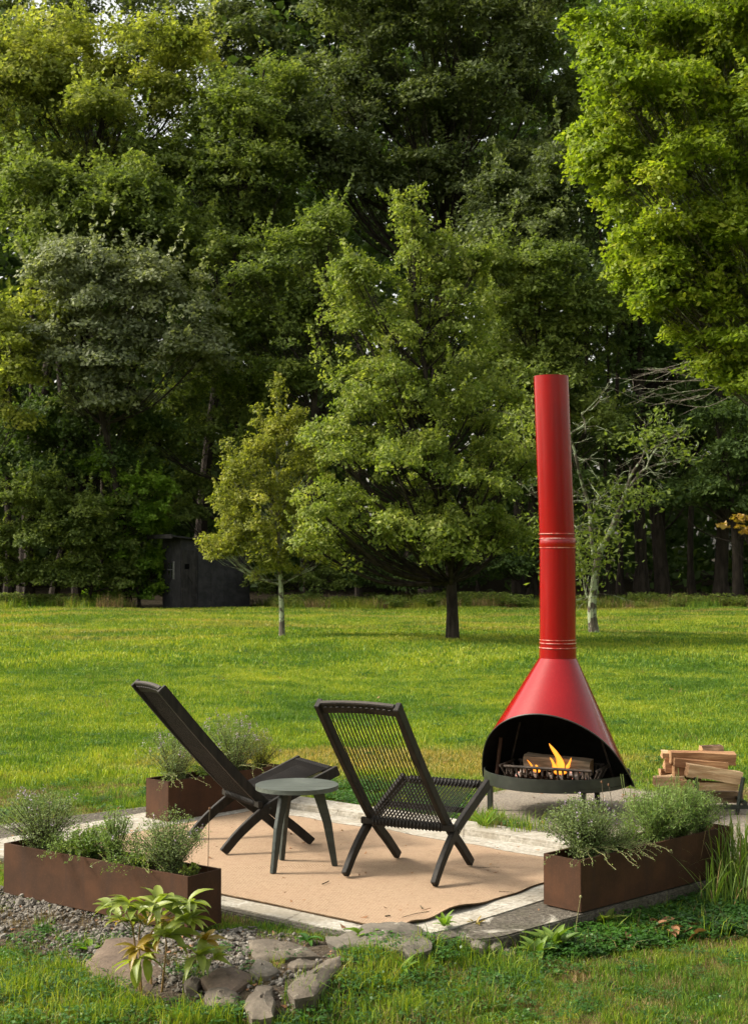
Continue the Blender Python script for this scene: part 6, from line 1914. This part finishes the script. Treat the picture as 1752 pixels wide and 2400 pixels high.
rosette('dandelion', 'little dandelion growing out of the gravel below the left planter', x, y, float(gz(x, y)), 8, .06, .42, LEAVES['bright'], 63, .6)
x, y = gp(88, 2128, -.05)
rosette('plantain_weed', 'small grassy weed with a seed stalk at the left end of the gravel', x, y, float(gz(x, y)), 12, .075, .18, LEAVES['herb_bright'], 64, .8)
x, y = gp(205, 2248, -.09)
rosette('broadleaf_weed', 'bright broadleaf weed at the left of the brown stone', x, y, float(gz(x, y)), 9, .09, .45, LEAVES['bright'], 65, .6)
x, y = gp(720, 2216, -.02)
rosette('broadleaf_weed', 'small green weed between the two large flat stones', x, y, .0, 8, .065, .5, M_WEED, 66, .5)
x, y = gp(850, 2245, -.09)
rosette('broadleaf_weed', 'leafy weed growing in front of the lichened stone', x, y, float(gz(x, y)) + .02, 9, .085, .42, LEAVES['bright'], 67, .7)
x, y = gp(1040, 2205, -.06)
rosette('broadleaf_weed', 'bright weed at the right end of the lichened stone', x, y, float(gz(x, y)) + .03, 12, .08, .34, LEAVES['bright'], 68, .9)
x, y = gp(1410, 2180, -.1)
rosette('broadleaf_weed', 'clump of broad green leaves below the right planter', x, y, float(gz(x, y)) + .02, 10, .15, .4, LEAVES['maple_green'], 69, .9)
x, y = gp(1115, 2185, -.05)
rosette('sorrel_weed', 'small weed with a reddish stem on the broken concrete corner', x, y, -.02, 6, .07, .3, LEAVES['peony_old'], 70, .9)
rosette('grass_weed', 'bright grassy weed beside the left hearth leg', .70, 9.25, .0, 26, .17, .09, LEAVES['bright'], 71, 1.1)
x, y = gp(940, 2312, -.11)
rosette('broadleaf_weed', 'pale leafy weed in the grass below the lichened stone', x, y, float(gz(x, y)), 9, .11, .24, LEAVES['bright'], 72, 1.0)
x, y = gp(1285, 2290, -.11)
rosette('broadleaf_weed', 'low weed in the grass under the dandelion clump', x, y, float(gz(x, y)), 7, .08, .38, M_WEED, 73, .5)
def stalk_weed(label, px, py, h, lean, seed):
    x, y = gp(px, py, -.06)
    t = thing('seed_stalk', label, 'flower stalk', (x, y, float(gz(x, y)) - .01), 0, 'dry flower stalks')
    MB().tube(catmull([(0, 0, 0), (lean * .3, 0, h * .5), (lean, 0, h)], 5), .0017, 5, caps=False).build('stalk', M_STEM_STRAW, t)
    MB().lathe([(.001, -.006), (.0065, -.002), (.006, .004), (.001, .009)], (lean, 0, h), 8).build('seed_head', M_STEM_STRAW, t, smooth=True)
stalk_weed('pale stalk with a button head before the corner of the right planter', 1345, 2205, .27, .030, 1)
stalk_weed('short stalk with a pale head before the left end of the left planter', 76, 2110, .14, -.004, 2)
stalk_weed('thin stalk rising from the gravel in front of the left planter', 116, 2190, .13, .0, 3)

def tall_clump(label, cx, cy, n, h, seed, rad=.12):
    pr = random.Random(seed)
    t = thing('tall_grass_clump', label, 'tall grass', (cx, cy, float(gz(cx, cy)) - .02), 0)
    m1, m2 = MB(), MB()
    for k in range(n):
        a, r = pr.uniform(0, 6.283), rad * pr.random() ** .5
        b0 = Vector((r * math.cos(a), r * math.sin(a), 0))
        hh = h * pr.uniform(.45, 1.1); l = hh * abs(pr.gauss(.35, .3)); d = pr.uniform(0, 6.283)
        dv = Vector((math.cos(d), math.sin(d), 0)) * l
        bend = pr.random() < .3
        P_ = [b0, b0 + dv * .2 + Vector((0, 0, hh * .5)), b0 + dv * .65 + Vector((0, 0, hh * .9)), b0 + dv * (1.4 if bend else 1) + Vector((0, 0, hh * (.55 if bend else 1.02)))]
        pth = catmull(P_, 4)
        w = pr.uniform(.004, .009)
        sv = Vector((-math.sin(d), math.cos(d), 0)) if l > .02 else Vector((1, 0, 0))
        vs = []
        N_ = len(pth) - 1
        for i, p in enumerate(pth):
            ww = w / 2 * (1 - (i / N_) ** 2) + .0003
            vs += [p - sv * ww, p + sv * ww]
        (m1 if pr.random() < .85 else m2).add(vs, [(i * 2, i * 2 + 1, i * 2 + 3, i * 2 + 2) for i in range(N_)])
    for m_, mt in ((m1, LEAVES['herb_bright']), (m2, M_DRY)):
        me = m_.mesh('blades', mt, False)
        at_ = me.attributes.new('tint', 'FLOAT', 'POINT'); at_.data.foreach_set('value', np.random.default_rng(seed).uniform(.2, 1, len(me.vertices)).astype(np.float32))
        link('blades', me, t)
tall_clump('tall arching grass clump hiding the far end of the right planter', 1.98, 7.86, 190, .46, 81, .17)
tall_clump('tall grass at the right edge behind the planter end', 2.16, 8.02, 150, .42, 82, .20)
tall_clump('loose long grass bending over the planter foot at the right', 1.82, 7.58, 60, .32, 83, .12)

def dead_leaf_pile():
    pr = random.Random(91)
    mes = [leaf_blade('dead_leaf', M_DEADLEAF, 1, .45, 40 + k, .1 + .3 * k) for k in range(3)]
    sp = [(1535, 2170), (1552, 2176), (1568, 2168), (1580, 2160), (1590, 2172), (1600, 2180), (1560, 2182), (1612, 2166), (1622, 2175), (1575, 2178), (1545, 2166), (1655, 2190), (1470, 2192)]
    t = thing('dead_leaf_heap', 'little heap of curled brown leaves in the grass at the lower right', 'dead leaves', (*gp(1575, 2172, -.08), -.075), 0)
    off = Vector(t.location)
    for k, (px, py) in enumerate(sp):
        x, y = gp(px, py, -.06)
        s = pr.uniform(.06, .10)
        link('dead_leaf', mes[k % 3], t, Vector((x, y, -.06 + pr.uniform(0, .02))) - off, (pr.uniform(-.7, .7), pr.uniform(-.5, .5), pr.uniform(0, 6.28)), (s, s, s))
dead_leaf_pile()
def twig(label, pts, z, r):
    P_ = [Vector((*gp(px, py, z), z)) for px, py in pts]
    o = P_[0].copy()
    tag(MB().tube(catmull([p - o for p in P_], 4), r, 5).build('twig', M_STEM_BROWN, None, smooth=True, loc=o), label, 'twig', 'small twigs lying on the rug')
twig('short curved twig on the rug in front of the side table', [(755, 2072), (764, 2068), (770, 2065)], .018, .0028)
twig('long thin twig near the front corner of the rug', [(942, 2150), (970, 2142), (1005, 2136)], .018, .0016)
twig('tiny dark twig right of the long thin twig', [(985, 2123), (989, 2129)], .018, .003)
twig('small bent twig at the bottom right edge of the rug', [(1168, 2089), (1185, 2090), (1204, 2091)], .018, .0015)
twig('dark wood chip on the front of the rug', [(902, 2147), (914, 2146)], .018, .0035)
twig('fine twig lying on the rug under the right chair', [(1118, 2034), (1150, 2032), (1170, 2033)], .018, .0012)
